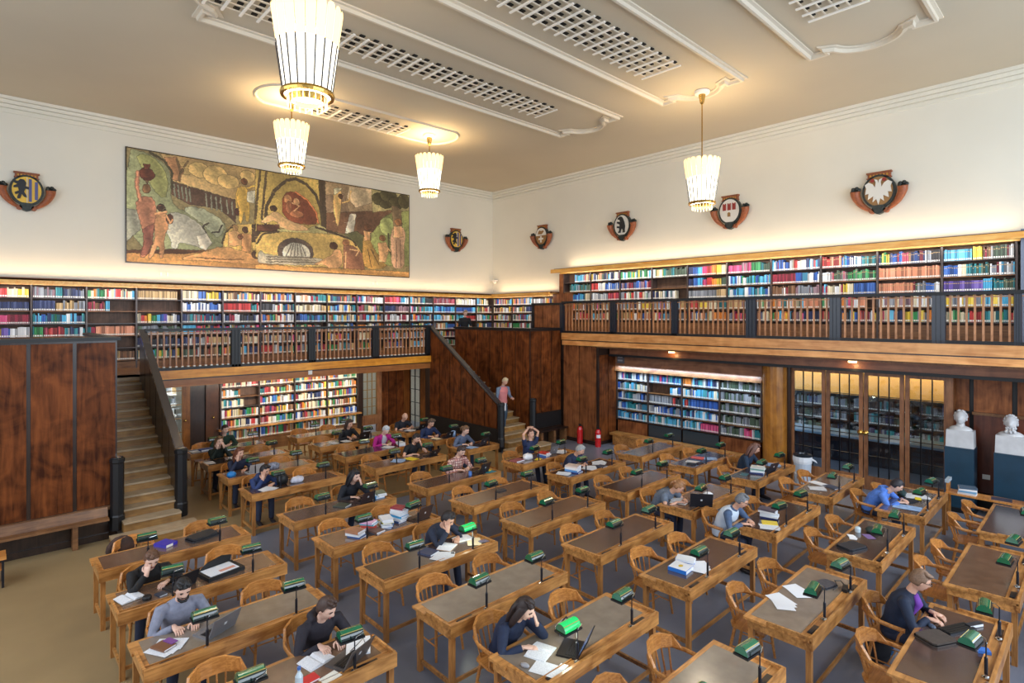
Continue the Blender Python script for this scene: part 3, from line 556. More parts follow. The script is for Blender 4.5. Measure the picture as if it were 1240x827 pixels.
rib_me = MB().box(-.008, .008, -.008, .008, 0, 1).mesh('rib', mat('dark_rib', (52, 44, 44), .5))
def chandelier(x, y, zb, label):
    c = empty('chandelier', (x, y, zb), 0, label, 'chandelier')
    for i in range(20):
        a = 2*math.pi*i/20
        link('shade_slat', low_me, c, rz=a); link('shade_petal', top_me, c, rz=a)
        d = link('crystal_drop', drop_me, c, (.24*math.cos(a), .24*math.sin(a), -.03)); 
        r = link('rib', rib_me, c); a2 = a+math.pi/20+math.pi/2; p0 = Vector((.298*math.cos(a2), .298*math.sin(a2), .02)); p1 = Vector((.380*math.cos(a2), .380*math.sin(a2), .62)); dv = p1-p0
        r.matrix_local = Matrix.Translation(p0) @ dv.to_track_quat('Z', 'Y').to_matrix().to_4x4() @ Matrix.Scale(dv.length, 4, (0, 0, 1))
    obj('ring', MB().lathe([(.285, -.03), (.325, -.03), (.335, 0), (.325, .03), (.285, .03)], 0, 0, 32, cap=False), brass, c)
    obj('diffuser', MB().lathe([(.0, -.005), (.285, -.005), (.285, .01), (0, .01)], 0, 0, 32, cap=False), mat('hot_diffuser', (255, 250, 238), .6, emit=(255, 248, 230), es=4), c)
    obj('lower_basket', MB().lathe([(.235, -.03), (.20, -.10), (.205, -.105), (.24, -.03)], 0, 0, 24, cap=False), brass, c)
    obj('rod', MB().lathe([(.015, .3), (.015, ZC-zb-.12)], 0, 0, 10), brass, c)
    obj('canopy_cup', MB().lathe([(.02, ZC-zb-.34), (.05, ZC-zb-.30), (.085, ZC-zb-.12), (.085, ZC-zb-.1)], 0, 0, 16), brass, c)
    obj('ceiling_rose', MB().lathe([(.05, ZC-zb-.1), (.17, ZC-zb-.08), (.19, ZC-zb-.02), (.12, ZC-zb)], 0, 0, 24), white, c)
    point('chandelier_bulbs', (x, y, zb+.95), 110, (1, .76, .45), .22); point('chandelier_low', (x, y, zb-.25), 45, (1, .86, .66), .2)
chandelier(3.03, 7.03, 7.02, 'largest glowing chandelier of cream slats at the top left, nearest the camera')
chandelier(13.05, 6.98, 7.0, 'glowing slatted chandelier on a long rod before the right wall')
chandelier(10.07, 14.43, 8.05, 'small far chandelier hanging right of the mural')
chandelier(5.80, 14.43, 8.05, 'small far chandelier hanging in front of the mural behind the nearest one')
# puck lights under the east gallery
for i, y in enumerate((9.0, 4.2, -.6)):
    z = 3.10; o = tag(obj('puck_light', MB().lathe([(.09, 0), (.09, .04), (.06, .05)], 0, 0, 16), mat('warm_puck', (255, 236, 190), .5, emit=(255, 226, 160), es=5), None, (15.0, y, z)), 'small warm puck light under the higher gallery, %s the glazed screen' % ['over the bookcases left of', 'above', 'right of'][i], 'light')
    point('puck_glow', (14.90, y, z-.10), 2.5, (1, .62, .25), .05)
# ================================================================== MURAL (painted panel, colours drawn into a generated image)
MURAL=[('p',[(-3,343),(55,340),(111,306),(119,266),(115,200),(143,172),(236,163),(286,137),(266,54),(217,46),(-3,25)],(136,138,92)),('p',[(22,333),(68,332),(99,298),(111,250),(99,197),(64,232),(38,287)],(150,148,80)),('p',[(85,343),(446,355),(391,233),(306,229),(119,264),(107,314)],(165,132,78)),('e',(156,308,27,20),(184,150,84)),('e',(198,311,33,26),(184,150,84)),('e',(247,303,39,32),(184,150,84)),('e',(286,288,35,24),(184,150,84)),('e',(348,315,26,22),(184,150,84)),('p',[(99,333),(133,340),(151,297),(143,265),(121,267),(111,306)],(176,120,72)),('k',[(133,334),(143,295),(139,267)],5,(100,76,46)),('k',[(165,335),(143,291)],4,(100,76,46)),('p',[(119,261),(306,228),(311,150),(256,193),(165,196),(119,220)],(88,60,42)),('k',[(125,252),(128,214)],4,(120,118,92)),('k',[(136,250),(140,212)],4,(120,118,92)),('k',[(147,248),(151,210)],4,(120,118,92)),('k',[(159,246),(162,206)],4,(120,118,92)),('k',[(168,244),(172,204)],4,(120,118,92)),('k',[(217,235),(221,194)],4,(120,118,92)),('k',[(232,233),(235,190)],4,(120,118,92)),('k',[(247,230),(250,187)],4,(120,118,92)),('k',[(262,228),(265,184)],4,(120,118,92)),('k',[(281,223),(285,180)],4,(120,118,92)),('k',[(297,221),(300,177)],4,(120,118,92)),('k',[(59,341),(99,323),(119,291),(119,240)],5,(66,58,36)),('p',[(-3,33),(99,41),(217,51),(286,72),(337,74),(446,52),(446,-8),(-3,-11)],(176,122,62)),('p',[(-3,33),(143,48),(222,49),(151,33),(-3,25)],(86,52,32)),('p',[(143,178),(189,194),(256,166),(276,135),(256,91),(232,110),(198,143)],(156,158,122)),('p',[(-3,159),(34,159),(34,99),(14,78),(-3,57)],(152,148,122)),('p',[(103,158),(143,167),(198,138),(217,108),(236,78),(217,51),(189,63),(157,67),(139,70),(136,47),(115,48),(119,73),(99,107)],(178,172,148)),('p',[(189,95),(217,108),(236,78),(217,51),(198,59)],(190,180,156)),('k',[(217,108),(208,126),(225,141)],3,(60,50,38)),('k',[(236,110),(256,115),(266,138)],3,(60,50,38)),('p',[(34,203),(72,203),(78,155),(72,124),(66,58),(51,15),(30,14),(44,61),(40,101),(30,139),(20,177)],(178,112,76)),('p',[(40,101),(72,124),(66,58),(51,22),(34,21),(44,61)],(140,78,58)),('k',[(34,188),(24,236),(28,275)],9,(178,112,76)),('e',(50,227,11,14),(128,86,48)),('e',(52,272,21,20),(96,46,28)),('p',[(42,302),(61,306),(58,289),(46,286)],(96,46,28)),('p',[(42,258),(61,261),(52,241)],(96,46,28)),('p',[(76,155),(107,161),(111,119),(99,87),(96,18),(85,15),(83,65),(66,14),(53,11),(72,74),(72,114)],(202,138,84)),('k',[(74,151),(103,163)],7,(202,138,84)),('e',(90,173,12,12),(70,46,30)),('e',(113,141,10,16),(90,50,32)),('k',[(103,152),(115,129),(121,140)],5,(202,138,84)),('p',[(380,337),(410,340),(391,148),(369,146)],(150,118,52)),('k',[(393,340),(380,159)],5,(82,64,36)),('k',[(410,337),(391,266),(386,159)],5,(82,64,36)),('p',[(271,103),(286,134),(317,147),(369,155),(363,56),(266,59)],(192,152,72)),('k',[(266,76),(276,114),(306,145)],4,(70,54,34)),('p',[(317,277),(347,282),(351,233),(356,205),(353,161),(342,157),(337,203),(329,152),(321,151),(318,206),(310,238)],(194,150,56)),('e',(337,296,10,11),(104,62,34)),('k',[(347,276),(393,293)],5,(194,150,56)),('k',[(318,272),(310,238),(314,189)],4,(194,150,56)),('e',(314,190,7,12),(80,40,30)),('p',[(347,262),(374,272),(372,226),(345,229)],(176,168,140)),('p',[(286,115),(309,127),(337,109),(333,76),(286,70)],(202,148,88)),('e',(308,134,10,10),(150,110,60)),('p',[(329,117),(361,117),(358,56),(329,54)],(186,128,72)),('e',(341,131,10,11),(72,44,30)),('e',(324,105,8,9),(120,70,44)),('p',[(147,22),(217,46),(266,70),(347,55),(401,32),(401,14),(286,16),(189,15),(151,14)],(204,144,80)),('e',(375,49,13,14),(78,50,32)),('k',[(189,24),(262,24),(337,28)],2,(120,76,44)),('p',[(363,157),(446,155),(446,62),(363,62)],(186,150,70)),('p',[(363,153),(446,151),(446,131),(391,131),(374,91),(363,90)],(70,50,34)),('p',[(374,344),(604,347),(628,163),(374,131)],(168,138,62)),('k',[(390,341),(381,256),(374,174)],6,(84,64,38)),('k',[(411,345),(403,259),(395,177)],6,(84,64,38)),('p',[(601,346),(628,345),(636,164),(614,164)],(74,56,36)),('k',[(408,157),(411,217),(438,280),(481,324),(515,335),(556,322),(591,287),(609,242),(622,180)],9,(72,56,36)),('p',[(467,277),(515,290),(561,265),(594,223),(602,181),(550,169),(467,185)],(120,56,28)),('k',[(515,288),(561,262),(594,220),(601,183)],5,(176,92,44)),('e',(487,257,15,16),(170,112,62)),('e',(518,253,12,13),(186,130,76)),('e',(518,208,26,14),(158,92,50)),('e',(490,227,11,23),(150,84,46)),('k',[(501,246),(530,238),(510,218)],4,(196,140,84)),('p',[(379,153),(453,161),(460,140),(379,131)],(92,52,34)),('p',[(448,144),(561,159),(604,178),(640,164),(633,146),(448,130)],(160,150,90)),('p',[(385,162),(422,195),(448,210),(477,185),(561,163),(568,150),(465,143),(442,177),(411,161)],(206,160,100)),('e',(436,217,12,11),(70,46,28)),('p',[(374,128),(453,135),(604,147),(703,145),(755,122),(789,87),(789,25),(374,12)],(192,156,76)),('k',[(591,167),(665,152),(743,132),(755,112)],6,(66,50,34)),('k',[(379,88),(400,123),(453,137)],5,(78,60,38)),('e',(516,69,66,50),(80,62,50)),('e',(519,63,52,39),(190,182,156)),('k',[(500,96),(481,52)],2,(110,100,84)),('k',[(506,96),(496,53)],2,(110,100,84)),('k',[(514,97),(510,54)],2,(110,100,84)),('k',[(521,97),(524,55)],2,(110,100,84)),('k',[(529,98),(538,56)],2,(110,100,84)),('k',[(535,99),(553,57)],2,(110,100,84)),('p',[(385,67),(411,48),(579,54),(628,47),(591,22),(400,18),(379,23)],(168,156,128)),('k',[(411,43),(591,52)],1.6,(110,96,76)),('k',[(411,35),(591,43)],1.6,(110,96,76)),('k',[(411,26),(591,34)],1.6,(110,96,76)),('p',[(628,345),(827,349),(827,251),(633,221)],(150,122,84)),('p',[(729,343),(824,346),(824,289),(755,261),(716,298)],(176,152,112)),('p',[(628,292),(703,309),(729,240),(633,225)],(132,104,74)),('p',[(633,225),(924,274),(838,179),(769,141),(633,163)],(100,66,42)),('p',[(729,233),(757,237),(744,157),(709,157)],(178,168,142)),('p',[(824,348),(1015,351),(1015,276),(909,272),(827,251)],(150,136,84)),('p',[(824,165),(888,248),(1015,286),(1015,46),(809,39)],(126,130,66)),('p',[(703,152),(755,170),(797,149),(789,75),(755,122)],(96,92,52)),('e',(895,203,36,38),(150,156,84)),('e',(859,310,35,26),(72,64,36)),('e',(902,329,40,27),(72,64,36)),('e',(938,305,37,26),(72,64,36)),('e',(976,317,31,31),(72,64,36)),('e',(887,291,28,16),(72,64,36)),('p',[(916,289),(942,293),(961,276),(968,199),(927,195)],(116,92,60)),('p',[(665,319),(696,326),(691,253),(684,186),(675,177),(662,238),(658,290)],(208,164,88)),('k',[(697,272),(726,285),(733,324)],4,(208,164,88)),('e',(691,296,10,10),(84,54,32)),('p',[(662,324),(697,329),(678,305),(662,297)],(176,168,130)),('p',[(374,15),(1022,21),(1022,-4),(374,-8)],(184,130,64)),('p',[(665,92),(697,89),(700,23),(640,14),(633,29),(591,24),(586,31),(651,61)],(198,144,88)),('e',(662,103,17,14),(70,42,26)),('k',[(678,78),(633,52),(597,32)],4,(198,144,88)),('p',[(703,111),(743,111),(783,84),(792,18),(703,19)],(140,88,58)),('e',(713,120,16,12),(150,92,52)),('k',[(729,94),(769,92),(755,72)],5,(200,146,92)),('k',[(713,81),(710,21)],6,(200,146,92)),('p',[(789,170),(817,169),(820,124),(865,68),(904,35),(797,16),(781,74)],(166,122,52)),('e',(806,188,17,13),(92,56,32)),('p',[(789,174),(816,174),(816,139),(792,133)],(202,146,90)),('k',[(820,102),(859,42)],2,(90,62,34)),('k',[(806,101),(824,31)],2,(90,62,34)),('p',[(852,130),(889,138),(904,107),(889,56),(859,55)],(198,144,88)),('e',(873,153,14,12),(120,76,40)),('k',[(901,172),(904,109),(916,84)],6,(70,60,34)),('k',[(888,126),(909,103)],4,(198,144,88)),('p',[(924,206),(968,212),(984,181),(975,114),(980,33),(916,32),(913,109),(910,161)],(178,134,96)),('e',(947,227,17,15),(150,96,50)),('p',[(927,207),(965,212),(972,166),(924,159)],(206,152,100)),('k',[(939,150),(939,37)],2,(110,78,56)),('k',[(958,152),(961,38)],2,(110,78,56))]
def mural_image():
    W_, H_ = 1500, 518; k = 1.5; yy_, xx_ = np.mgrid[0:H_, 0:W_].astype(np.float32); img = np.ones((H_, W_, 3), np.float32)*np.array([130, 112, 68], np.float32); rs = np.random.RandomState(3)
    edge = np.zeros((H_, W_), np.float32)
    def clip(x0, x1, y0, y1): return max(0, int(x0)), min(W_, int(x1)+1), max(0, int(y0)), min(H_, int(y1)+1)
    def seg(x0, y0, x1, y1, w, col, a=1.0):
        A, B_, C_, D_ = clip(min(x0, x1)-w-1, max(x0, x1)+w+1, min(y0, y1)-w-1, max(y0, y1)+w+1)
        if A >= B_ or C_ >= D_: return
        X = xx_[C_:D_, A:B_]; Y = yy_[C_:D_, A:B_]; dx, dy = x1-x0, y1-y0; L2 = max(1e-6, dx*dx+dy*dy)
        t = np.clip(((X-x0)*dx+(Y-y0)*dy)/L2, 0, 1); d = np.hypot(X-x0-t*dx, Y-y0-t*dy); m = (np.clip(w-d+.5, 0, 1)*a)[..., None]
        img[C_:D_, A:B_] = img[C_:D_, A:B_]*(1-m)+np.array(col, np.float32)*m
    def poly(P, col):
        for _ in range(2):
            if len(P) > 6 and _ == 0: P = [q for i in range(len(P)) for q in ((P[i-1][0]*.75+P[i][0]*.25, P[i-1][1]*.75+P[i][1]*.25), (P[i-1][0]*.25+P[i][0]*.75, P[i-1][1]*.25+P[i][1]*.75))]
        xs = [p[0] for p in P]; ys = [p[1] for p in P]; A, B_, C_, D_ = clip(min(xs), max(xs), min(ys), max(ys))
        if A >= B_ or C_ >= D_: return
        X = xx_[C_:D_, A:B_]+.5; Y = yy_[C_:D_, A:B_]+.5; m = np.zeros(X.shape, bool)
        for i in range(len(P)):
            (x0, y0), (x1, y1) = P[i-1], P[i]
            if y0 != y1: m ^= ((Y > y0) != (Y > y1)) & (X < (x1-x0)*(Y-y0)/(y1-y0)+x0)
        sh = 1+.16*np.sin((X-A)/max(8, (B_-A))*5+(Y-C_)/max(8, (D_-C_))*3)[..., None]
        img[C_:D_, A:B_] = np.where(m[..., None], np.array(col, np.float32)*sh, img[C_:D_, A:B_])
        dk = [c*.45 for c in col]
        for i in range(len(P)): seg(*P[i-1], *P[i], 1.2, dk, .7)
    for s in MURAL:
        if s[0] == 'p': poly([(x*k, y*k) for x, y in s[1]], s[2])
        elif s[0] == 'k':
            q = [(x*k, y*k) for x, y in s[1]]
            for a, b in zip(q, q[1:]): seg(*a, *b, s[2]*.8+1, [c*.5 for c in s[3]])
            for a, b in zip(q, q[1:]): seg(*a, *b, s[2]*.8, s[3])
            if s[2] > 4 and sum(s[3]) > 300:
                for a, b in zip(q, q[1:]): seg(a[0]-1, a[1]+1, b[0]-1, b[1]+1, s[2]*.3, [min(255, c*1.25) for c in s[3]])
        else:
            cx, cy, rx, ry = [v*k for v in s[1]]; poly([(cx+rx*math.cos(t), cy+ry*math.sin(t)) for t in [math.tau*i/18 for i in range(18)]], s[2])
    n = np.zeros((H_, W_), np.float32)
    for sc, am in ((6, .5), (14, .35), (40, .25)):
        g = rs.rand(H_//sc+2, W_//sc+2).astype(np.float32); yi = yy_/sc; xi = xx_/sc; a0 = yi.astype(int); b0 = xi.astype(int); fy_, fx_ = yi-a0, xi-b0
        n += am*((g[a0, b0]*(1-fx_)+g[a0, b0+1]*fx_)*(1-fy_)+(g[a0+1, b0]*(1-fx_)+g[a0+1, b0+1]*fx_)*fy_)
    img *= (.74+.52*n)[..., None]
    for i in range(1600):
        x, y = rs.rand()*W_, rs.rand()*H_; a = rs.rand()*6.3; L_ = 6+rs.rand()*22; c = img[int(min(y, H_-1)), int(min(x, W_-1))]*(.7+.55*rs.rand()); seg(x, y, x+L_*math.cos(a), y+L_*math.sin(a)*.6, 1.1, c, .6)
    wx = (n-n.mean())*9; wy = np.roll(wx, 37, 1); xi_ = np.clip(xx_+wx, 0, W_-1).astype(int); yi_ = np.clip(yy_+wy, 0, H_-1).astype(int); img = img[yi_, xi_]
    g_ = img.mean(2, keepdims=True); img = (g_*.16+img*.84)*1.12+10; img = np.clip(img/255, 0, 1); im = bpy.data.images.new('mural_painting', W_, H_); px = np.ones((H_, W_, 4), np.float32); px[..., :3] = img; im.pixels.foreach_set(px.ravel()); im.update(); im.pack(); return im
mx0, mx1, mz0, mz1 = 3.02, 12.46, 5.76, 9.02
me = bpy.data.meshes.new('mural'); me.from_pydata([(mx0, 19.28, mz0), (mx1, 19.28, mz0), (mx1, 19.28, mz1), (mx0, 19.28, mz1)], [], [(0, 1, 2, 3)])
uvl = me.uv_layers.new(name='uv'); uvl.data.foreach_set('uv', [0, 0, 1, 0, 1, 1, 0, 1])
m = bpy.data.materials.new('mural_paint'); m.use_nodes = True; tx = m.node_tree.nodes.new('ShaderNodeTexImage'); tx.image = mural_image(); m.node_tree.links.new(tx.outputs[0], m.node_tree.nodes['Principled BSDF'].inputs['Base Color']); m.node_tree.nodes['Principled BSDF'].inputs['Roughness'].default_value = .6
me.materials.append(m); t = empty('mural', (0, 0, 0), 0, 'wide painted mural of bathers, oxen and a cave fountain on the left wall', 'mural'); link('painted_panel', me, t)
obj('edge', MB().box(mx0-.03, mx1+.03, 19.282, 19.33, mz0-.03, mz0).box(mx0-.03, mx1+.03, 19.282, 19.33, mz1, mz1+.03).box(mx0-.03, mx0, 19.282, 19.33, mz0, mz1).box(mx1, mx1+.03, 19.282, 19.33, mz0, mz1).box(mx0, mx1, 19.29, 19.33, mz0, mz1), dark_w, t)
# ================================================================== COATS OF ARMS (relief, local x right, z up, front towards -y)
def spline_tube(mb, P, Rr, n=10, m=0):
    pts = []; rad = []
    for i in range(len(P)-1):
        for t in (0, .25, .5, .75): 
            p0, p1, p2, p3 = [Vector(P[max(0, min(len(P)-1, j))]) for j in (i-1, i, i+1, i+2)]
            pts.append(.5*((2*p1)+(-p0+p2)*t+(2*p0-5*p1+4*p2-p3)*t*t+(-p0+3*p1-3*p2+p3)*t**3)); rad.append(Rr[i]*(1-t)+Rr[i+1]*t)
    pts.append(Vector(P[-1])); rad.append(Rr[-1]); return mb.tube(pts, rad, n, m)
def disc(rx, rz, cx=0, cz=0, n=28): return [(cx+rx*math.cos(math.tau*i/n), cz+rz*math.sin(math.tau*i/n)) for i in range(n)]
LION = [(-.10, -.30), (-.02, -.28), (.02, -.14), (.08, -.22), (.16, -.24), (.14, -.16), (.08, -.06), (.12, .04), (.2, .02), (.22, .1), (.12, .12), (.14, .22), (.08, .32), (-.02, .33), (-.08, .26), (-.17, .27), (-.19, .2), (-.1, .16), (-.2, .1), (-.2, .04), (-.08, .06), (-.06, -.04), (-.17, -.1), (-.15, -.17), (-.06, -.13), (-.1, -.22)]
BEAR = [(-.16, -.30), (-.04, -.3), (-.02, -.2), (.02, -.12), (.08, -.2), (.06, -.3), (.18, -.3), (.16, -.2), (.18, -.04), (.14, .12), (.08, .26), (.02, .34), (-.06, .36), (-.16, .3), (-.18, .25), (-.08, .22), (-.06, .14), (-.2, .16), (-.22, .1), (-.08, .04), (-.08, -.04), (-.2, -.02), (-.22, -.08), (-.1, -.12), (-.1, -.2)]
EAGLE = [(0, -.36), (.05, -.2), (.14, -.28), (.12, -.12), (.26, -.2), (.24, -.04), (.33, -.06), (.3, .1), (.34, .2), (.24, .26), (.14, .2), (.08, .1), (.06, .24), (.1, .33), (.02, .3), (0, .2), (-.02, .3), (-.1, .33), (-.06, .24), (-.08, .1), (-.14, .2), (-.24, .26), (-.34, .2), (-.3, .1), (-.33, -.06), (-.24, -.04), (-.26, -.2), (-.12, -.12), (-.14, -.28), (-.05, -.2)]
hz = {k: mat('heraldic_'+k, v, .45) for k, v in {'gold': (226, 184, 66), 'white': (226, 222, 212), 'blue': (78, 84, 140), 'black': (24, 26, 34), 'red': (150, 44, 34), 'brown': (150, 110, 60)}.items()}
def arms(loc, rz, kind, label, s=1.0):
    e = empty('coat_of_arms', loc, rz, label, 'coat of arms'); e.scale = (s, 1, s)
    obj('plaque', MB().box(-.27, .27, -.10, 0, .34, .50).box(-.30, .30, -.12, 0, .50, .54).box(-.29, .29, -.12, 0, .36, .39), terra, e)
    for i in range(6): obj('plaque_boss', B(-.22+.08*i, -.18+.08*i, -.115, -.10, .42, .47), gilt, e)
    rx, rz_ = .34, .40
    obj('shield_rim', MB().prismy(disc(rx+.06, rz_+.06), -.12, 0), darkmet, e)
    half = lambda sx: [(sx*rx*math.sin(math.pi*i/14), rz_*math.cos(math.pi*i/14)) for i in range(15)]
    f1, f2 = {'lion': ('gold', 'gold'), 'bear': ('white', 'white'), 'castle': ('white', 'white'), 'cross': ('brown', 'brown'), 'eagle': ('white', 'brown')}[kind]
    obj('shield_field', MB().prismy(disc(rx, rz_), -.135, -.12), hz['brown' if kind == 'eagle' else f1], e)
    if kind == 'lion':
        obj('charge', MB().prismy([(x*.85-.13, z*.95) for x, z in LION], -.155, -.135), hz['black'], e)
        for x in (.08, .22): obj('stripe', MB().prismy([(x-.035, -.38+x*.5), (x+.035, -.38+x*.5), (x+.035, .38-x*.5), (x-.035, .38-x*.5)], -.15, -.135), hz['blue'], e)
        obj('stripe', MB().prismy([(0, -.38), (.015, -.38), (.015, .38), (0, .38)], -.15, -.135), hz['white'], e)
    elif kind == 'bear': obj('charge', MB().prismy(BEAR, -.16, -.135), hz['black'], e)
    elif kind == 'castle':
        for x in (-.17, 0, .17): obj('tower', MB().prismy([(x-.055, .02), (x+.055, .02), (x+.055, .26), (x+.02, .26), (x+.02, .23), (x-.02, .23), (x-.02, .26), (x-.055, .26)], -.155, -.135), hz['red'], e)
        obj('wall_charge', MB().prismy([(-.28, -.2), (.28, -.2), (.3, .02), (-.3, .02)], -.15, -.135), hz['white'], e)
        obj('gate', MB().prismy([(-.05, -.2), (.05, -.2), (.05, -.08), (0, -.04), (-.05, -.08)], -.165, -.15), hz['brown'], e)
    elif kind == 'cross':
        obj('upper_field', MB().prismy([(rx*math.cos(R(a)), .03+(rz_-.04)*math.sin(R(a))) for a in range(0, 181, 15)], -.15, -.135), hz['white'], e)
        obj('charge', MB().prismy([(-.2, .1), (.05, .08), (.2, .2), (.16, .26), (.02, .24), (-.1, .28), (-.16, .2)], -.16, -.15), hz['brown'], e)
        obj('cross', MB().prismy([(-.04, -.3), (.04, -.3), (.04, -.17), (.15, -.17), (.15, -.09), (.04, -.09), (.04, 0), (-.04, 0), (-.04, -.09), (-.15, -.09), (-.15, -.17), (-.04, -.17)], -.155, -.135), hz['white'], e)
    else:
        obj('charge', MB().prismy([(x*.95, z*1.02) for x, z in EAGLE], -.165, -.135), hz['white'], e)
        for sx in (-1, 1): obj('crest_spot', MB().prismy(disc(.05, .05, sx*.14, .30, 8), -.165, -.15), hz['red'], e)
    for sx in (-1, 1):
        obj('cornucopia', spline_tube(MB(), [(sx*.14, -.05, -.52), (sx*.27, -.07, -.46), (sx*.44, -.10, -.30), (sx*.55, -.125, -.08), (sx*.56, -.145, .06)], [.03, .055, .085, .11, .13]), terra, e, smooth=True)
        obj('scroll', MB().prismy(disc(.065, .065, sx*.17, -.53, 12), -.14, 0), terra, e)
        q = MB(); [q.ball((sx*.56+.08*math.cos(a), -.12, .10+.05*math.sin(a)), .06, 6, 4) for a in (0, 1.2, 2.4, 3.6, 4.9)]; obj('fruit', q, gilt if kind in ('lion',) and s > 1 else darkmet, e, smooth=True)
    obj('base_boss', MB().prismy([(-.13, -.38), (.13, -.38), (.17, -.5), (.08, -.6), (0, -.63), (-.08, -.6), (-.17, -.5)], -.14, 0), darkmet, e)
arms((.85, 19.32, 7.45), 0, 'lion', 'gold coat of arms with black lion and blue stripes, at the left picture edge', .86)
arms((14.8, 19.32, 7.48), 0, 'lion', 'gold coat of arms with black lion between the mural and the corner', .86)
arms((16.97, 16.15, 7.50), R(-90), 'cross', 'coat of arms with white cross, nearest the corner on the right wall', .86)
arms((16.97, 12.13, 7.48), R(-90), 'bear', 'coat of arms with a black bear on white', .90)
arms((16.97, 8.1, 7.45), R(-90), 'castle', 'coat of arms with red towers on white beside the hanging chandelier', .90)
arms((16.97, 4.12, 7.42), R(-90), 'eagle', 'coat of arms with a white eagle, rightmost on the right wall', .94)
# small wall items
s = empty('security_camera', (16.8, 19.0, 5.75), 0, 'small white dome camera in the corner above the bookcases', 'camera'); obj('bracket', B(0, .18, 0, .3, .02, .08), white, s); obj('dome', MB().ball((.05, .05, -.02), .08, 12, 8), white, s, smooth=True)
s = empty('wall_speaker', (15.36, 11.12, 2.66), 0, 'grey slotted loudspeaker box above the left end of the recess bookcases', 'speaker'); obj('cabinet', B(0, .1, -.13, .13, -.02, .42), mat('grey_speaker', (88, 84, 88), .5), s)
for i in range(3): obj('slot', B(-.006, 0, -.09, .09, .05+.11*i, .10+.11*i), mat('speaker_mesh', (150, 146, 150), .6), s)
for k, (x, y, lab) in enumerate(((7.0, 19.3, 'pair of little white sensors low on the wall under the mural at left'), (10.9, 19.3, 'pair of little white sensors low on the wall under the mural at right'))):
    s = empty('sensor', (x-3.1*(k == 0), y, 5.40), 0, lab, 'sensor'); obj('body', B(-.05, 0, 0, .05, 0, .1), white, s); obj('body', B(.12, .17, 0, .05, 0, .1), white, s)
# ================================================================== DESKS, LAMPS, CHAIRS
DX, DY = [1.13, 3.74, 6.38, 9.0, 11.6], [.76, 2.17, 3.58, 4.96, 6.35, 7.77, 9.20, 11.2, 12.62, 14.05, 15.5]
def desk_proto(blot, L_=1.93):
    W_ = .73; d = empty('reading_desk', (0, 0, 0), 0, 'x', 'desk')
    obj('tabletop', MB().box(0, L_, 0, W_, .735, .762).box(-.02, .0, W_-.26, W_, .735, .762), oak, d)
    obj('inlay', B(.075, L_-.09, .13, W_-.05, .762, .765), blot, d)
    obj('back_rim', B(0, L_, -.012, .022, .66, .80), oak, d)
    for x in (-.004, L_-.022): obj('side_rim', MB().prismx([(.02, .762), (W_-.26, .762), (W_-.26, .792), (.02, .80)], x, x+.026), oak, d)
    obj('apron', MB().box(.03, L_-.03, W_-.06, W_-.035, .66, .735), oak, d)
    for x in (.012, L_-.037): obj('apron', B(x, x+.025, .02, W_-.04, .64, .735), oak, d)
    obj('divider_strip', B(.03, L_-.03, .118, .13, .762, .774), oak, d)
    lm = B(-.028, .028, -.028, .028, 0, .66).mesh('leg', oakz)
    for x, y in ((.05, .04), (L_-.05, .04), (.05, W_-.07), (L_-.05, W_-.07)): link('leg', lm, d, (x, y, 0))
    for x in (.05, L_-.05): obj('stretcher', B(x-.014, x+.014, .06, W_-.09, .10, .145), oak, d)
    obj('stretcher', B(.07, L_-.07, .05, .078, .10, .14), oak, d)
    for x in ((.26, L_-.28) if L_ > 1.5 else (L_/2,)):
        t = obj('pen_tray', MB().box(x-.11, x+.11, .045, .10, .762, .7665), dark_w, d); obj('inkwell_cover', B(x-.10, x-.03, .05, .095, .7665, .772), gunmetal, t)
    return d
protos = [desk_proto(blot1), desk_proto(blot2), desk_proto(blot3), desk_proto(blot1, 1.06)]
def lamp_proto(lit):
    l = empty('desk_lamp', (0, 0, 0), 0, 'x', 'lamp'); sm = green_lit if lit else green
    obj('base', MB().lathe([(.038, 0), (.036, .008), (.016, .02), (.014, .035)], 0, 0, 12), chrome, l)
    obj('post', MB().lathe([(.015, .03), (.015, .19), (.006, .20), (.006, .34)], 0, 0, 8), gunmetal, l)
    obj('arm', MB().tube([(0, 0, .31), (.02, .0, .325), (.10, .03, .325), (.125, .10, .325), (.12, .11, .32)], .0045, 6), chrome, l)
    prof = [(.068*math.cos(R(a)), .070*math.sin(R(a))) for a in range(0, 181, 18)]
    prof += [(x*.93, z*.93) for x, z in prof[::-1]]
    obj('shade', MB().prismx([(y+.12, z+.29) for y, z in prof], -.112, .112), sm if lit else mat('lamp_black_green', (8, 34, 30), .15, coat=.8), l)
    pr2 = [(.070*math.cos(R(a)), .072*math.sin(R(a))) for a in range(54, 127, 12)]; pr2 += [(x*.95, z*.95) for x, z in pr2[::-1]]
    obj('green_panel', MB().prismx([(y+.12, z+.29) for y, z in pr2], -.106, .106), sm, l)
    for a in (50, 130):
        y, z = .069*math.cos(R(a)), .071*math.sin(R(a)); obj('gold_stripe', MB().tube([(-.112, y+.12, z+.29), (.112, y+.12, z+.29)], .0045, 5), gold_s, l)
    obj('shade_cap', MB().prismx([(y+.12, z+.29) for y, z in prof[:11]], -.115, -.111), green, l); obj('shade_cap', MB().prismx([(y+.12, z+.29) for y, z in prof[:11]], .111, .115), green, l)
    obj('lower_tray', B(-.125, .125, .045, .195, .262, .282), black, l)
    return l
lampP = lamp_proto(False); lampL = lamp_proto(True)
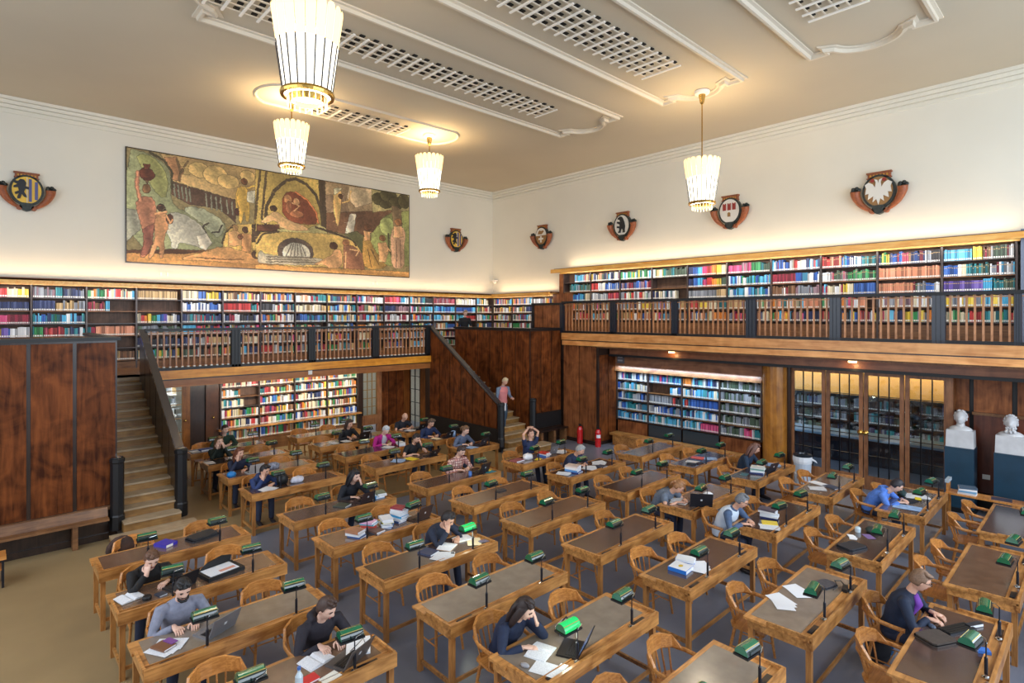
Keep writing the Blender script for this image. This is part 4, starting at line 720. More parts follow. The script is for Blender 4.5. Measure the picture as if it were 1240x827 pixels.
def chair_proto():
    c = empty('armchair', (0, 0, 0), 0, 'x', 'chair')
    obj('seat', MB().prism([(-.21, -.20), (.21, -.20), (.235, -.05), (.21, .17), (.12, .22), (-.12, .22), (-.21, .17), (-.235, -.05)], .42, .45), chair_oak, c)
    path = [(-.27, -.19), (-.285, -.08), (-.28, .05), (-.235, .18), (-.12, .265), (0, .285), (.12, .265), (.235, .18), (.28, .05), (.285, -.08), (.27, -.19)]
    zz = [.655, .665, .675, .69, .70, .70, .70, .69, .675, .665, .655]
    obj('arm_rail', MB().tube([(x, y, z) for (x, y), z in zip(path, zz)], [(.026, .016)]*11, 8, xax=None), chair_oak, c)
    cp = [(-.27, .10), (-.235, .19), (-.12, .272), (0, .292), (.12, .272), (.235, .19), (.27, .10)]; hb = [.70, .80, .835, .845, .835, .80, .70]
    mb = MB(); vs = []
    for (x, y), h in zip(cp, hb):
        s_ = (1-.028/max(.01, math.hypot(x, y))); vs += [(x, y, .69), (x*1.02, y*1.04, h), (x*s_*1.02, y*s_*1.04, h), (x*s_, y*s_, .69)]
    n = len(cp); fs = [(i*4+j, (i+1)*4+j, (i+1)*4+(j+1) % 4, i*4+(j+1) % 4) for i in range(n-1) for j in range(4)]+[(0, 1, 2, 3), (4*n-1, 4*n-2, 4*n-3, 4*n-4)]
    mb.add(vs, fs); obj('crest_rail', mb, chair_oak, c)
    for x, y in ((-.20, .21), (-.12, .255), (-.04, .275), (.04, .275), (.12, .255), (.20, .21)):
        obj('spindle', MB().tube([(x*.8, y*.72, .44), (x, y, .70)], .010, 6), chair_oak, c)
    for sx in (-1, 1):
        obj('arm_post', MB().tube([(sx*.215, -.12, .44), (sx*.262, -.11, .50), (sx*.275, -.13, .58), (sx*.272, -.17, .65)], [.014, .016, .014, .016], 6), chair_oak, c)
        obj('leg', MB().tube([(sx*.17, -.15, .43), (sx*.205, -.20, 0)], [.021, .015], 8), chair_oak, c)
        obj('leg', MB().tube([(sx*.15, .15, .43), (sx*.195, .23, 0)], [.021, .015], 8), chair_oak, c)
        obj('stretcher', MB().tube([(sx*.19, -.175, .17), (sx*.175, .195, .17)], .009, 6), chair_oak, c)
    obj('stretcher', MB().tube([(-.182, 0, .17), (.182, 0, .17)], .009, 6), chair_oak, c)
    return c
chairP = chair_proto(); used = set()
def place(proto, loc, rz, label, group=None):
    if proto.name in used: return copy_tree(proto, loc, rz, label, group=group)
    if proto.name not in KIDS: KIDS[proto.name] = [x for x in proto.children]
    used.add(proto.name); c = copy_tree(proto, loc, rz, label, group=group); return c
cols_txt = ['leftmost column', 'second column', 'third column', 'fourth column', 'rightmost column']
GRID = {0: [3, 4, 5, 6], 1: [1, 2, 3, 4, 5, 6, 7, 8, 9, 10], 2: [0, 1, 2, 3, 4, 5, 6, 7, 8, 9, 10], 3: [-1, 0, 1, 2, 3, 4, 5, 6, 7, 8, 9], 4: [-1, 0, 1, 2, 3, 4, 5]}
# people sit at these (column, row, seat x)
PPL = {}
def who(c, r, x, **k): PPL.setdefault((c, r), []).append((x, k))
NAVY, DKN = (26, 36, 66), (20, 22, 32)
who(0, 5, .45, top=(18, 17, 20), hair=(92, 62, 44), ht='short', lean=34, head=30, lab='man in black roll-neck sweater resting his head on one hand at a laptop', hands=('cheek', 'desk'))
who(0, 4, .50, top=(128, 132, 150), hair=(22, 20, 22), ht='short', beard=1, lean=20, head=28, lab='bearded man in grey-blue sweater typing on an open laptop', hands=('type', 'type'))
who(0, 3, 1.50, top=(34, 30, 40), hair=(66, 46, 38), ht='short', lean=26, head=30, yaw=28, hood=1, lab='man in dark hooded jacket writing over an open book by a laptop', hands=('type', 'type'))
who(1, 4, 1.45, top=(34, 42, 62), hair=(34, 28, 30), ht='short', lean=34, head=34, yaw=25, lab='dark-haired man in navy sweater reading with hand to his face', hands=('cheek', 'desk'))
who(1, 2, .42, top=(26, 38, 66), hair=(44, 30, 28), ht='long', lean=30, head=28, yaw=20, lab='woman with long dark hair and navy jacket, hand over her mouth', hands=('desk', 'cheek'))
who(1, 6, 1.45, top=(22, 26, 36), hair=(18, 18, 24), ht='long', lean=26, head=20, yaw=20, lab='woman with long black hair at a tablet, cheek on hand', hands=('desk', 'cheek'))
who(1, 7, .45, top=(40, 58, 104), hair=(34, 28, 34), ht='short', lean=44, head=14, yaw=25, hood=1, lab='person in blue padded jacket bent low over papers', hands=('cheek', 'desk'))
who(1, 8, .45, top=(32, 40, 66), hair=(110, 60, 36), ht='long', lean=28, head=10, yaw=20, lab='red-haired person in navy top resting chin beside a white laptop', hands=('cheek', 'desk'))
who(1, 9, .45, top=(20, 34, 30), hair=(120, 88, 58), ht='long', lean=24, head=6, yaw=10, lab='woman with light brown hair in dark green top, hands at her face', hands=('cheek', 'cheek'))
who(1, 10, 1.0, top=(24, 50, 38), hair=(60, 42, 34), ht='short', lean=24, head=10, yaw=20, lab='person in dark green top before the brightly lit bookcases', hands=('desk', 'desk'))
who(2, 9, 1.2, top=(18, 18, 24), hair=(64, 46, 40), ht='long', lean=24, head=20, yaw=10, lab='dark-haired woman in black typing at a laptop near the window', hands=('type', 'type'))
who(2, 8, 1.5, top=(168, 22, 122), hair=(190, 196, 204), ht='short', lean=22, head=38, inner=(178, 176, 190), lab='grey-haired person in magenta cardigan reading', hands=('desk', 'desk'))
who(2, 7, 1.52, top=(22, 26, 32), hair=(36, 28, 28), ht='short', beard=1, lean=26, head=24, yaw=20, bare=1, lab='bearded man in black T-shirt, hand at his temple', hands=('desk', 'cheek'))
who(3, 9, .40, top=(28, 32, 44), hair=(186, 160, 140), ht='bald', lean=28, head=30, bare=1, lab='bald man in dark polo shirt at the farthest desk', hands=('desk', 'desk'), dh=.05)
who(3, 8, .35, top=(24, 40, 78), hair=(92, 74, 62), ht='short', lean=24, head=30, lab='man in navy sweater reading at a small desk by the right stair', hands=('desk', 'desk'))
who(3, 7, .45, top=(84, 96, 122), hair=(110, 82, 60), ht='tied', lean=28, head=24, yaw=20, lab='woman in slate-blue top with tied brown hair, beside the newel post', hands=('desk', 'desk'))
who(2, 6, 1.45, top=(206, 176, 166), plaid=1, hair=(58, 40, 36), ht='short', lean=16, head=32, yaw=10, lab='person in pink and white plaid shirt looking down', hands=('desk', 'desk'), dh=.04)
who(3, 6, 1.15, top=(28, 42, 78), hair=(96, 62, 48), ht='short', lean=10, head=-6, lab='man in navy T-shirt leaning back, both hands clasped over his head', hands=('over', 'over'), bare=1)
who(3, 5, 1.05, top=(28, 40, 70), hair=(150, 150, 150), ht='short', lean=30, head=36, yaw=35, lab='grey-haired person in navy sweater bent over a paper-strewn desk', hands=('desk', 'desk'))
who(3, 3, .40, top=(100, 112, 130), hair=(150, 104, 66), ht='tied', lean=42, head=42, yaw=40, bare=1, lab='fair-haired person in grey T-shirt bowed over papers behind a big laptop', hands=('desk', 'desk'))
who(3, 2, .22, top=(72, 92, 124), vest=(196, 210, 228), hair=(110, 112, 118), ht='short', glasses=1, lean=30, head=30, yaw=35, lab='grey-haired man in pale blue padded vest over slate sleeves', hands=('desk', 'desk'))
who(4, 3, 1.40, top=(30, 50, 74), hair=(110, 76, 66), ht='long', lean=26, head=26, yaw=30, lab='woman with brown hair in dark jacket beside the wooden column', hands=('desk', 'desk'))
who(4, 1, .75, top=(84, 128, 214), hair=(34, 30, 38), ht='short', lean=40, head=36, yaw=30, hood=1, lab='person in bright blue hoodie bent over a tablet', hands=('desk', 'desk'))
who(2, 0, 1.45, top=(24, 36, 60), inner=(104, 50, 150), hair=(120, 92, 72), ht='short', glasses=1, lean=20, head=22, yaw=30, lab='man with glasses and purple sweater under navy jacket at a keyboard', hands=('type', 'type'))
lampsL = {(1, 2, 0), (1, 4, 1)}
for c in GRID:
    vis = GRID[c]
    for n_, r in enumerate(vis):
        y0 = DY[r] if r >= 0 else -.65; x0 = DX[c]; small = (c == 3 and r >= 7)
        dl = '%s desk from front' % ORD[n_]; ct = cols_txt[c]
        k = 3 if small else (2 if (c, r) in ((1, 3), (1, 2), (2, 1), (1, 1), (0, 4)) else (1 if (c+r) % 3 == 0 or (c, r) in ((1, 5), (2, 5), (2, 4), (0, 5)) else 0))
        kind_txt = ['dark-topped oak', 'brown-topped oak', 'grey-topped oak', 'small single oak'][k]
        place(protos[k], (x0, y0, 0), 0, '%s reading desk, %s in the %s' % (kind_txt, dl, ct), 'oak reading desks of the hall')
        for i, lx in enumerate((.57, 1.50) if not small else (.75,)):
            lit = (c, r, i) in lampsL; rz = random.uniform(-.16, .16)
            place(lampL if lit else lampP, (x0+lx, y0+.058, .766), rz, '%s desk lamp%s, %s, %s' % ('lit green' if lit else 'green-shaded', '' if small else (' on the left' if i == 0 else ' on the right'), dl, ct), 'green desk lamps on the reading desks')
        seats = [.50, 1.43] if not small else [.45]
        for i, sx in enumerate(seats):
            occ = [p for p in PPL.get((c, r), []) if (i == 0) == (p[0] < .9) or small]
            if occ: sx = occ[0][0]
            jx, jy, jr = (0, 0, 0) if occ else (random.uniform(-.05, .05), random.uniform(-.04, .06), random.uniform(-.12, .12))
            place(chairP, (x0+sx+jx, y0+(1.02 if occ else .83)+jy, 0), jr, '%s oak armchair%s, %s, %s' % ('occupied' if occ else 'empty', '' if small else (', left seat' if i == 0 else ', right seat'), dl, ct), 'oak armchairs at the reading desks')
for p in protos+[lampP, lampL, chairP]:
    for ch in list(p.children):
        for g in list(ch.children): bpy.data.objects.remove(g)
        bpy.data.objects.remove(ch)
    bpy.data.objects.remove(p)
for c, r, i in lampsL: point('green_lamp_glow', (DX[c]+(.57, 1.5)[i], (DY[r])+.19, .98), 2.5, (.9, 1, .8), .05)
# side benches
s = empty('wall_bench', (0, 12.7, 0), 0, 'long dark wooden bench against the left panelled wall', 'bench'); obj('seat', B(-3, 1.72, -.02, .24, .42, .46), shelf_w, s); obj('backboard', MB().prismx([(.16, .46), (.24, .46), (.24, .62), (.20, .62)], -3, 1.72), shelf_w, s)
for x in (-1.2, 1.22): obj('leg', B(x-.04, x+.04, 0, .2, 0, .42), shelf_w, s)
s = empty('wall_bench', (13.1, 12.6, 0), 0, 'short dark bench below the right stair box', 'bench'); obj('seat', B(0, 1.35, 0, .33, .42, .47), dark_w, s)
for x in (.15, .75, 1.3): obj('leg', B(x-.05, x+.05, .05, .3, 0, .42), shelf_w, s)
s = empty('side_stool', (-.10, 11.9, 0), 0, 'low light-wood stool with grey legs at the left edge', 'stool'); obj('seat', B(-.5, .38, -.2, .2, .44, .47), chair_oak, s); obj('shelf', B(-.46, .34, -.16, .16, .27, .29), chair_oak, s)
for x in (-.46, .34):
    for y in (-.16, .16): obj('leg', B(x-.015, x+.015, y-.015, y+.015, 0, .44), gunmetal, s)
s = empty('display_table', (13.95, 1.62, 0), 0, 'narrow light table with bookends in front of the pedestals', 'table'); obj('tabletop', B(-.18, .18, -.62, .62, .72, .75), chair_oak, s)
for y in (-.60, .60):
    obj('end_panel', MB().prismx([(y-.012, .75), (y+.012, .75), (y+.012, .93), (y-.012, .93)], -.14, .16), chair_oak, s); obj('end_cap', B(-.15, .17, y-.03, y+.03, .93, .99), mat('pale_grey_cap', (168, 180, 190), .4), s)
    for x in (-.15, .15): obj('leg', B(x-.02, x+.02, y-.02, y+.02, 0, .72), chair_oak, s)
# busts on pedestals
def bust(x, y, lab, beard):
    p = empty('pedestal', (x, y, 0), R(-90), 'dark blue-black pedestal carrying %s' % lab, 'pedestal'); obj('shaft', B(-.25, .25, -.2, .25, 0, 1.38), slate, p); obj('plinth', B(-.27, .27, -.22, .26, 0, .1), ebony, p)
    b = empty('marble_bust', (x, y, 1.38), R(-90), lab+' on a dark pedestal', 'bust')
    obj('torso_block', MB().box(-.24, .24, -.14, .2, 0, .34, taper=.01).prism([(-.23, -.13), (.23, -.13), (.23, .19), (-.23, .19)], .34, .36), marble, b)
    m = MB(); m.ball((0, .02, .36), (.21, .13, .10), 14, 8); m.tube([(0, .02, .38), (0, .0, .52)], [.08, .07], 12)
    def f(v):
        x_, y_, z_ = v; q = 1-.25*max(0, -z_/.15)
        if y_ < -.06 and abs(x_) < .03 and -.05 < z_ < .03: y_ -= .035
        if y_ < -.05 and abs(z_-.04) < .02: y_ -= .01
        if y_ < -.05 and abs(abs(x_)-.04) < .022 and abs(z_-.01) < .02: y_ += .018
        return Vector((x_*q, y_, z_))
    m.ball((0, -.01, .62), (.105, .125, .155), 24, 16, f=f)
    for sx in (-1, 1): m.ball((sx*.105, .01, .60), (.015, .03, .04), 8, 6)
    obj('head', m, marble, b, smooth=True)
    h = MB(); rg = random.Random(len(lab))
    for i in range(46):
        a = rg.uniform(-.3, math.pi+.3); e_ = rg.uniform(-.1, 1.4); h.ball((.105*math.cos(a)*math.cos(e_), .02+.12*max(-.3, math.sin(a))*math.cos(e_), .63+.145*math.sin(e_)), .028, 6, 4)
    obj('hair', h, marble, b, smooth=True)
    h = MB()
    if beard:
        for i in range(34): h.ball((rg.uniform(-.075, .075), -.075+rg.uniform(-.04, .02), .50+rg.uniform(-.07, .045)), .03, 6, 4)
    else: h.ball((0, -.105, .545), (.035, .02, .02), 8, 6)
    obj('beard' if beard else 'chin', h, marble, b, smooth=True)
bust(15.42, 2.24, 'white marble bust of a smooth-faced man, next to the glazed screen', False)
bust(15.42, 1.42, 'white marble bust of a bearded man, at the right picture edge', True)
# bin, extinguishers
s = empty('waste_bin', (15.1, 5.35, 0), 0, 'tall white waste bin with dark lid and bag by the glazed doors', 'bin')
obj('body', MB().lathe([(.18, 0), (.21, .62)], 0, 0, 20), mat('pale_blue_bin', (196, 206, 220), .4), s); obj('bag', MB().lathe([(.212, .50), (.225, .56), (.222, .66), (.20, .68)], 0, 0, 14, cap=False), paper, s); obj('lid', MB().lathe([(.12, .66), (.215, .67), (.215, .71), (.13, .73), (.12, .69)], 0, 0, 20, cap=False), ebony_b, s); obj('bag_tie', MB().tube([(0, -.21, .62), (.02, -.30, .58), (.0, -.34, .55)], [.03, .02, .008], 6), paper, s)
for k, (x, y) in enumerate(((14.38, 12.02), (14.42, 11.30))):
    s = empty('fire_extinguisher', (x, y, 0), 0, ['red fire extinguisher standing against the pale pier', 'red fire extinguisher with white label in the recess corner'][k], 'extinguisher')
    obj('cylinder', MB().lathe([(.085, 0), (.095, .02), (.095, .46), (.07, .54), (.03, .57)], 0, 0, 18), red, s); obj('valve', MB().box(-.03, .03, -.02, .02, .57, .63).box(-.06, .04, -.012, .012, .62, .645), black, s); obj('hose', MB().tube([(.03, 0, .6), (.10, -.03, .56), (.11, -.03, .3), (.10, -.03, .14)], .012, 6), black, s)
    obj('label', MB().tube([(-.02, -.02, .2+.1*k), (-.02, -.02, .40)], .079, 10), [red, paper][k], s)
# ================================================================== THINGS ON THE DESKS
def pos(c, r, x, y, z=.766): return (DX[c]+x, (DY[r] if r >= 0 else -.65)+y, z)
NB = [0]
def flat_book(p, rz, col, label, w=.17, h=.24, t=.03, open_=False):
    s = empty('open_book' if open_ else 'book', p, rz, label, 'book')
    if open_:
        obj('cover', B(-w-.005, w+.005, -h/2-.005, h/2+.005, 0, .004), mat('cover_%s' % str(col), col, .5), s)
        for sx in (-1, 1):
            vs = [(0, .010), (sx*.03, .026), (sx*w*.5, .022), (sx*w, .010), (sx*w, .004), (0, .004)]
            obj('pages', MB().prismy(vs if sx > 0 else vs[::-1], -h/2, h/2), text_m if col != (1, 1, 1) else paper, s)
    else:
        obj('cover', MB().box(-w/2, w/2, -h/2, h/2, 0, .003).box(-w/2, w/2, -h/2, h/2, t-.003, t).box(-w/2, -w/2+.003, -h/2, h/2, .003, t-.003), mat('cover_%s' % str(col), col, .4), s)
        obj('pages', B(-w/2+.003, w/2-.006, -h/2+.004, h/2-.004, .003, t-.003), paper, s)
    return s
def stack(c, r, x, y, cols_, label, rz0=0, jit=.3, w=.18, h=.25):
    z = .766; rg = random.Random(int(x*100)+r)
    for i, cl in enumerate(cols_):
        t = rg.uniform(.022, .045); lv = 'lowest' if i == 0 else ('topmost' if i == len(cols_)-1 else '%s from bottom' % ORD[i])
        flat_book(pos(c, r, x+rg.uniform(-.02, .02), y+rg.uniform(-.02, .02), z), rz0+rg.uniform(-jit, jit), cl, 'book %s in the %s' % (lv, label), w, h, t); z += t
def sheet(c, r, x, y, rz, label, n=1, m=None, w=.21, h=.297, z=.767, name='paper_sheet'):
    for i in range(n):
        a = rz+i*.22; rg = .012*i; mb = MB(); q = [(-w/2, -h/2), (w/2, -h/2), (w/2, h/2), (-w/2, h/2)]
        vs = [(px, py, .0008*i+(.006 if k_ == i % 4 else 0)) for k_, (px, py) in enumerate(q)]; mb.add(vs+[(a_, b_, c_+.0012) for a_, b_, c_ in vs], [(3, 2, 1, 0), (4, 5, 6, 7), (0, 1, 5, 4), (1, 2, 6, 5), (2, 3, 7, 6), (3, 0, 4, 7)])
        o = tag(obj(name, mb, m or text_m, None, pos(c, r, x+rg*3, y+rg*2, z+.002*i), a), (label if n == 1 else '%s, %s sheet' % (label, ORD[i])), 'paper')
def laptop(c, r, x, y, rz, label, col=(70, 68, 74), ang=105, s_=1.0, scr=(60, 80, 120)):
    """rz=0: keyboard towards reader (+y), lid towards -y"""
    l = empty('laptop', pos(c, r, x, y), rz, label, 'laptop'); lm = mat('laptop_shell_%d' % col[0], col, .35, .4); w, d = .34*s_, .23*s_
    obj('base', B(-w/2, w/2, -d/2, d/2, 0, .018), lm, l); obj('keyboard', B(-w*.42, w*.42, -d*.40, d*.12, .018, .021), black, l)
    for i in range(4): obj('key_row', B(-w*.40, w*.40, -d*.38+i*.028, -d*.38+i*.028+.02, .021, .024), gunmetal, l)
    sc = obj('lid', B(-w/2, w/2, -.010, 0, 0, d), lm, l); sc.location = (0, -d/2, .015); sc.rotation_euler = (R(ang-90), 0, 0)
    obj('screen', B(-w*.46, w*.46, 0, .002, .012, d*.95), mat('screen_%d' % scr[0], scr, .2, emit=scr, es=.5), sc); obj('lid_emblem', B(-.016, .016, -.0115, -.010, d*.45, d*.45+.032), mat('lid_mark', (200, 204, 210), .3), sc)
    return l
def bag(c, r, x, y, rz, label, col, w=.38, d=.28, t=.04, name='laptop_sleeve'):
    b = empty(name, pos(c, r, x, y), rz, label, 'bag'); q = [(-w/2, -d/2+.03), (-w/2+.03, -d/2), (w/2-.03, -d/2), (w/2, -d/2+.03), (w/2, d/2-.03), (w/2-.03, d/2), (-w/2+.03, d/2), (-w/2, d/2-.03)]
    m = mat('bag_%s' % str(col), col, .55, var=.2, scale=30); obj('body', MB().prism(q, 0, t*.5).prism([(a*.94, b_*.92) for a, b_ in q], t*.5, t), m, b); obj('zip', MB().prism([(a*1.006, b_*1.008) for a, b_ in q], t*.42, t*.5), gunmetal, b)
def cable(c, r, pts, label, m=None, rad=.004): 
    o = tag(obj('cable', MB().tube([pos(c, r, x, y, z+.006) for x, y, z in pts], rad, 6), m or white), label, 'cable')
# leftmost column
laptop(0, 5, .70, .36, .35, 'black laptop beside the man in the black roll-neck', (44, 44, 50), 112, .9)
flat_book(pos(0, 5, .18, .42), .25, (120, 110, 90), 'open cream notebook left of the man in black', .13, .24, open_=True)
tag(obj('lidded_cup', MB().lathe([(.05, 0), (.052, .03), (.045, .045)], 0, 0, 16), black, None, pos(0, 5, .33, .24)), 'round black tin beside the open notebook', 'tin'); flat_book(pos(0, 5, .48, .25), .3, (50, 56, 70), 'small pocket book beside the round tin', .1, .12, .02)
b = empty('laptop_bag', pos(0, 5, 1.20, .40), .2, 'open black laptop bag with papers inside, second desk row at left', 'bag'); obj('shell', B(-.24, .24, -.17, .17, 0, .05), black, b); obj('papers', B(-.20, .18, -.14, .13, .05, .056), text_m, b); obj('flap', MB().prismy([(-.2, .05), (.2, .05), (.22, .13), (.1, .16), (-.1, .12)], .14, .17), black, b); obj('label_patch', B(-.05, .15, -.10, -.04, .056, .06), mat('patch_pink', (200, 140, 120), .6), b)
cable(0, 5, [(.84, .5, .0), (.95, .46, .03), (1.0, .56, .05), (.9, .62, .03), (.86, .54, .01), (.97, .50, .0)], 'tangled white charger cable beside the open laptop bag')
b = empty('packet', pos(0, 6, .88, .52), .5, 'violet-blue packet with white edge on the bare dark desk', 'packet'); obj('body', B(-.1, .1, -.12, .12, .0, .045), mat('violet_packet', (62, 52, 170), .35), b); obj('label', B(-.09, .02, -.122, -.12, .005, .04), white, b)
bag(0, 6, 1.36, .45, .28, 'closed black laptop bag on the rearmost desk of the leftmost column', (40, 40, 44), .42, .26, .06)
laptop(0, 4, .72, .37, .42, 'grey laptop used by the bearded man', (128, 128, 134), 115, 1.0)
sheet(0, 4, .23, .34, .5, 'pile of printed sheets at the left end of the bearded man\'s desk', 3, text_m); flat_book(pos(0, 4, .24, .37, .776), .45, (120, 78, 50), 'brown notebook lying on the printed sheets', .14, .2, .02); tag(obj('smartphone', B(-.035, .035, -.07, .07, 0, .009), mat('phone_violet', (120, 70, 140), .2), None, pos(0, 4, .31, .40, .797), .4), 'violet phone lying on the brown notebook', 'phone')
cable(0, 4, [(.93, .44, .01), (1.02, .40, .03), (1.06, .30, .02), (1.0, .24, .0)], 'thin pale cable at the bearded man\'s laptop')
laptop(0, 3, 1.52, .28, .38, 'dark grey laptop in front of the man in the hooded jacket', (92, 88, 88), 118, 1.0)
flat_book(pos(0, 3, 1.30, .47), .2, (230, 230, 235), 'open white book under the hand of the man in the hooded jacket', .14, .22, open_=True)
b = flat_book(pos(0, 3, 1.72, .40), -.5, (236, 238, 242), 'white folder with elastic strap right of the hooded man', .24, .30, .02); obj('strap', MB().tube([(-.08, -.1, .022), (0, .02, .024), (.05, .11, .022), (.07, 0, .022), (0, -.07, .022)], .004, 5), gunmetal, b)
flat_book(pos(0, 3, 1.12, .22), .1, (196, 40, 44), 'red book lying by the hooded man\'s elbow', .16, .12, .02); flat_book(pos(0, 3, 1.28, .12), .2, (230, 226, 214), 'cream booklet below the red book', .18, .12, .008)
cable(0, 3, [(1.36, .2, .02), (1.2, .34, .02), (.98, .42, .02), (.86, .30, .03), (.90, .18, .01), (1.1, .12, .0)], 'white charger cable looping left of the hooded man\'s laptop')
s = empty('water_bottle', pos(0, 3, .98, .12), 0, 'clear water bottle at the bottom edge beside the red book', 'bottle'); obj('body', MB().lathe([(.033, 0), (.035, .02), (.035, .15), (.014, .19), (.014, .21)], 0, 0, 14), mat('bottle_plastic', (190, 205, 215), .1, alpha=1), s); obj('cap', MB().lathe([(.017, .21), (.017, .235)], 0, 0, 12), mat('bottle_cap', (60, 100, 170), .4), s)
# second column
flat_book(pos(1, 6, 1.02, .35), .5, (60, 70, 62), 'printed book with grey cover beside the black-haired woman', .2, .26, .02); laptop(1, 6, 1.42, .32, .2, 'dark laptop before the black-haired woman', (70, 58, 60), 112, .85)
stack(1, 6, 1.76, .35, [(60, 150, 210), (230, 230, 225), (120, 130, 110)], 'stack beside the black-haired woman')
stack(1, 5, .52, .30, [(38, 74, 130), (220, 222, 226), (170, 120, 90)], 'low front pile on the book-strewn desk', .4)
stack(1, 5, .80, .42, [(214, 218, 228), (196, 190, 210), (190, 70, 60), (80, 180, 200), (216, 170, 205)], 'turquoise and pink pile on the book-strewn desk', .6, .5)
stack(1, 5, .82, .22, [(70, 74, 84), (110, 80, 70)], 'dark pair before the turquoise pile', .3)
stack(1, 5, 1.08, .34, [(70, 130, 200), (225, 228, 232), (60, 60, 64), (210, 200, 60), (222, 224, 230)], 'slanting yellow-spined pile on the book-strewn desk', -.5, .25)
stack(1, 5, 1.36, .42, [(40, 84, 150), (225, 226, 230), (60, 150, 200), (230, 232, 236), (216, 220, 226), (222, 224, 230), (142, 44, 60)], 'tallest stack topped by a dark red book', .3, .2)
laptop(1, 5, 1.66, .30, .25, 'big dark brown laptop lid right of the tall book stack', (84, 66, 62), 108, 1.0)
sheet(1, 5, 1.50, .58, .3, 'loose white sheet behind the big brown laptop', 1)
flat_book(pos(1, 4, 1.30, .42), .5, (222, 190, 150), 'open tan book under the navy-sweatered man\'s hand', .13, .22, open_=True); flat_book(pos(1, 4, 1.66, .50), -.2, (210, 196, 170), 'open cream book under the lit green lamp', .14, .2, open_=True)
sheet(1, 4, 1.02, .16, .4, 'loose white sheets at the front edge before the navy-sweatered man', 3); sheet(1, 4, 1.72, .30, -.6, 'cream sheet below the open cream book', 1, paper_c); flat_book(pos(1, 4, .98, .44), .3, (52, 62, 92), 'dark blue binder at the navy-sweatered man\'s elbow', .2, .24, .025)
tag(obj('smartphone', B(-.035, .035, -.07, .07, 0, .009), black, None, pos(1, 4, 1.18, .20), .9), 'black phone on the navy-sweatered man\'s desk', 'phone'); sheet(1, 4, 1.84, .22, -.3, 'printed card with dark picture at the right end of the lit-lamp desk', 1, mat('dark_print', (120, 116, 140), .5, var=.5, scale=40), .16, .11)
flat_book(pos(1, 2, .42, .42), .3, (232, 236, 240), 'open white notebook under the long-haired woman\'s hand', .14, .22, open_=True); laptop(1, 2, .68, .24, .45, 'black laptop with bright lid in front of the long-haired woman', (36, 34, 36), 118, .95)
sheet(1, 2, .26, .18, .35, 'white sheet left of the long-haired woman\'s laptop', 1); sheet(1, 2, .40, .10, .3, 'little white card near the front rim of the long-haired woman\'s desk', 1, paper, .1, .08)
s = empty('computer_mouse', pos(1, 2, .14, .36), .3, 'grey computer mouse at the left end of the long-haired woman\'s desk', 'mouse'); obj('shell', MB().ball((0, 0, .012), (.03, .05, .022), 10, 6), mat('mouse_grey', (150, 150, 156), .3), s, smooth=True)
b = empty('pouch', pos(1, 2, .88, .50), .3, 'white and grey cloth pouch behind the lit green lamp', 'pouch'); obj('cloth', MB().ball((0, 0, .05), (.13, .09, .06), 12, 7, f=lambda v: v+Vector((.012*math.sin(v.y*60), .01*math.sin(v.x*50), .012*math.sin(v.x*70)))), mat('pouch_cloth', (206, 206, 222), .8, var=.2, scale=12), b, smooth=True); obj('handle', MB().tube([(-.1, 0, .08), (-.05, 0, .14), (.05, 0, .14), (.1, 0, .08)], .008, 6), black, b)
cable(1, 2, [(.78, .38, 0), (.86, .40, .02), (.90, .32, .02), (.82, .26, .01)], 'coiled pale cable beside the black laptop under the lit lamp')
b = empty('cloth_bag', pos(1, 7, 1.02, .36), .1, 'white and grey cloth bag next to the blue padded jacket', 'bag'); obj('cloth', MB().ball((0, 0, .05), (.15, .1, .07), 12, 7, f=lambda v: v+Vector((.012*math.sin(v.y*60), 0, .014*math.sin(v.x*60)))), MAT['pouch_cloth'], b, smooth=True)
sheet(1, 7, .35, .22, .1, 'white sheets before the person in the blue padded jacket', 3); b = empty('backpack', pos(1, 7, .74, .42), 0, 'black backpack on the desk beside the blue padded jacket', 'bag'); obj('body', MB().ball((0, 0, .10), (.12, .1, .13), 10, 7), black, b, smooth=True); obj('strap', MB().tube([(-.08, -.08, .18), (-.1, -.13, .1), (-.07, -.09, .02)], .012, 6), gunmetal, b)
laptop(1, 8, .62, .32, .1, 'white laptop opened before the red-haired person', (206, 208, 212), 112, .9); b = empty('plastic_bag', pos(1, 8, .16, .30), 0, 'bright blue bag at the left end of the red-haired person\'s desk', 'bag'); obj('cloth', MB().ball((0, 0, .04), (.1, .09, .07), 10, 6), mat('bright_blue_bag', (30, 120, 190), .4), b, smooth=True)
b = empty('cloth_bag', pos(1, 8, 1.05, .35), 0, 'patterned black and white bag behind the blue padded jacket', 'bag'); obj('cloth', MB().ball((0, 0, .05), (.16, .1, .09), 10, 6), mat('pattern_bag', (120, 124, 140), .6, var=.8, scale=18), b, smooth=True)
sheet(1, 9, .14, .4, 0, 'white sheet at the left end of the desk with the light-brown-haired woman', 1); flat_book(pos(1, 10, .45, .38), .1, (30, 60, 140), 'blue folder on the desk nearest the brightly lit shelves', .3, .2, .04); sheet(1, 10, .2, .4, .1, 'white sheet beside the blue folder', 1)
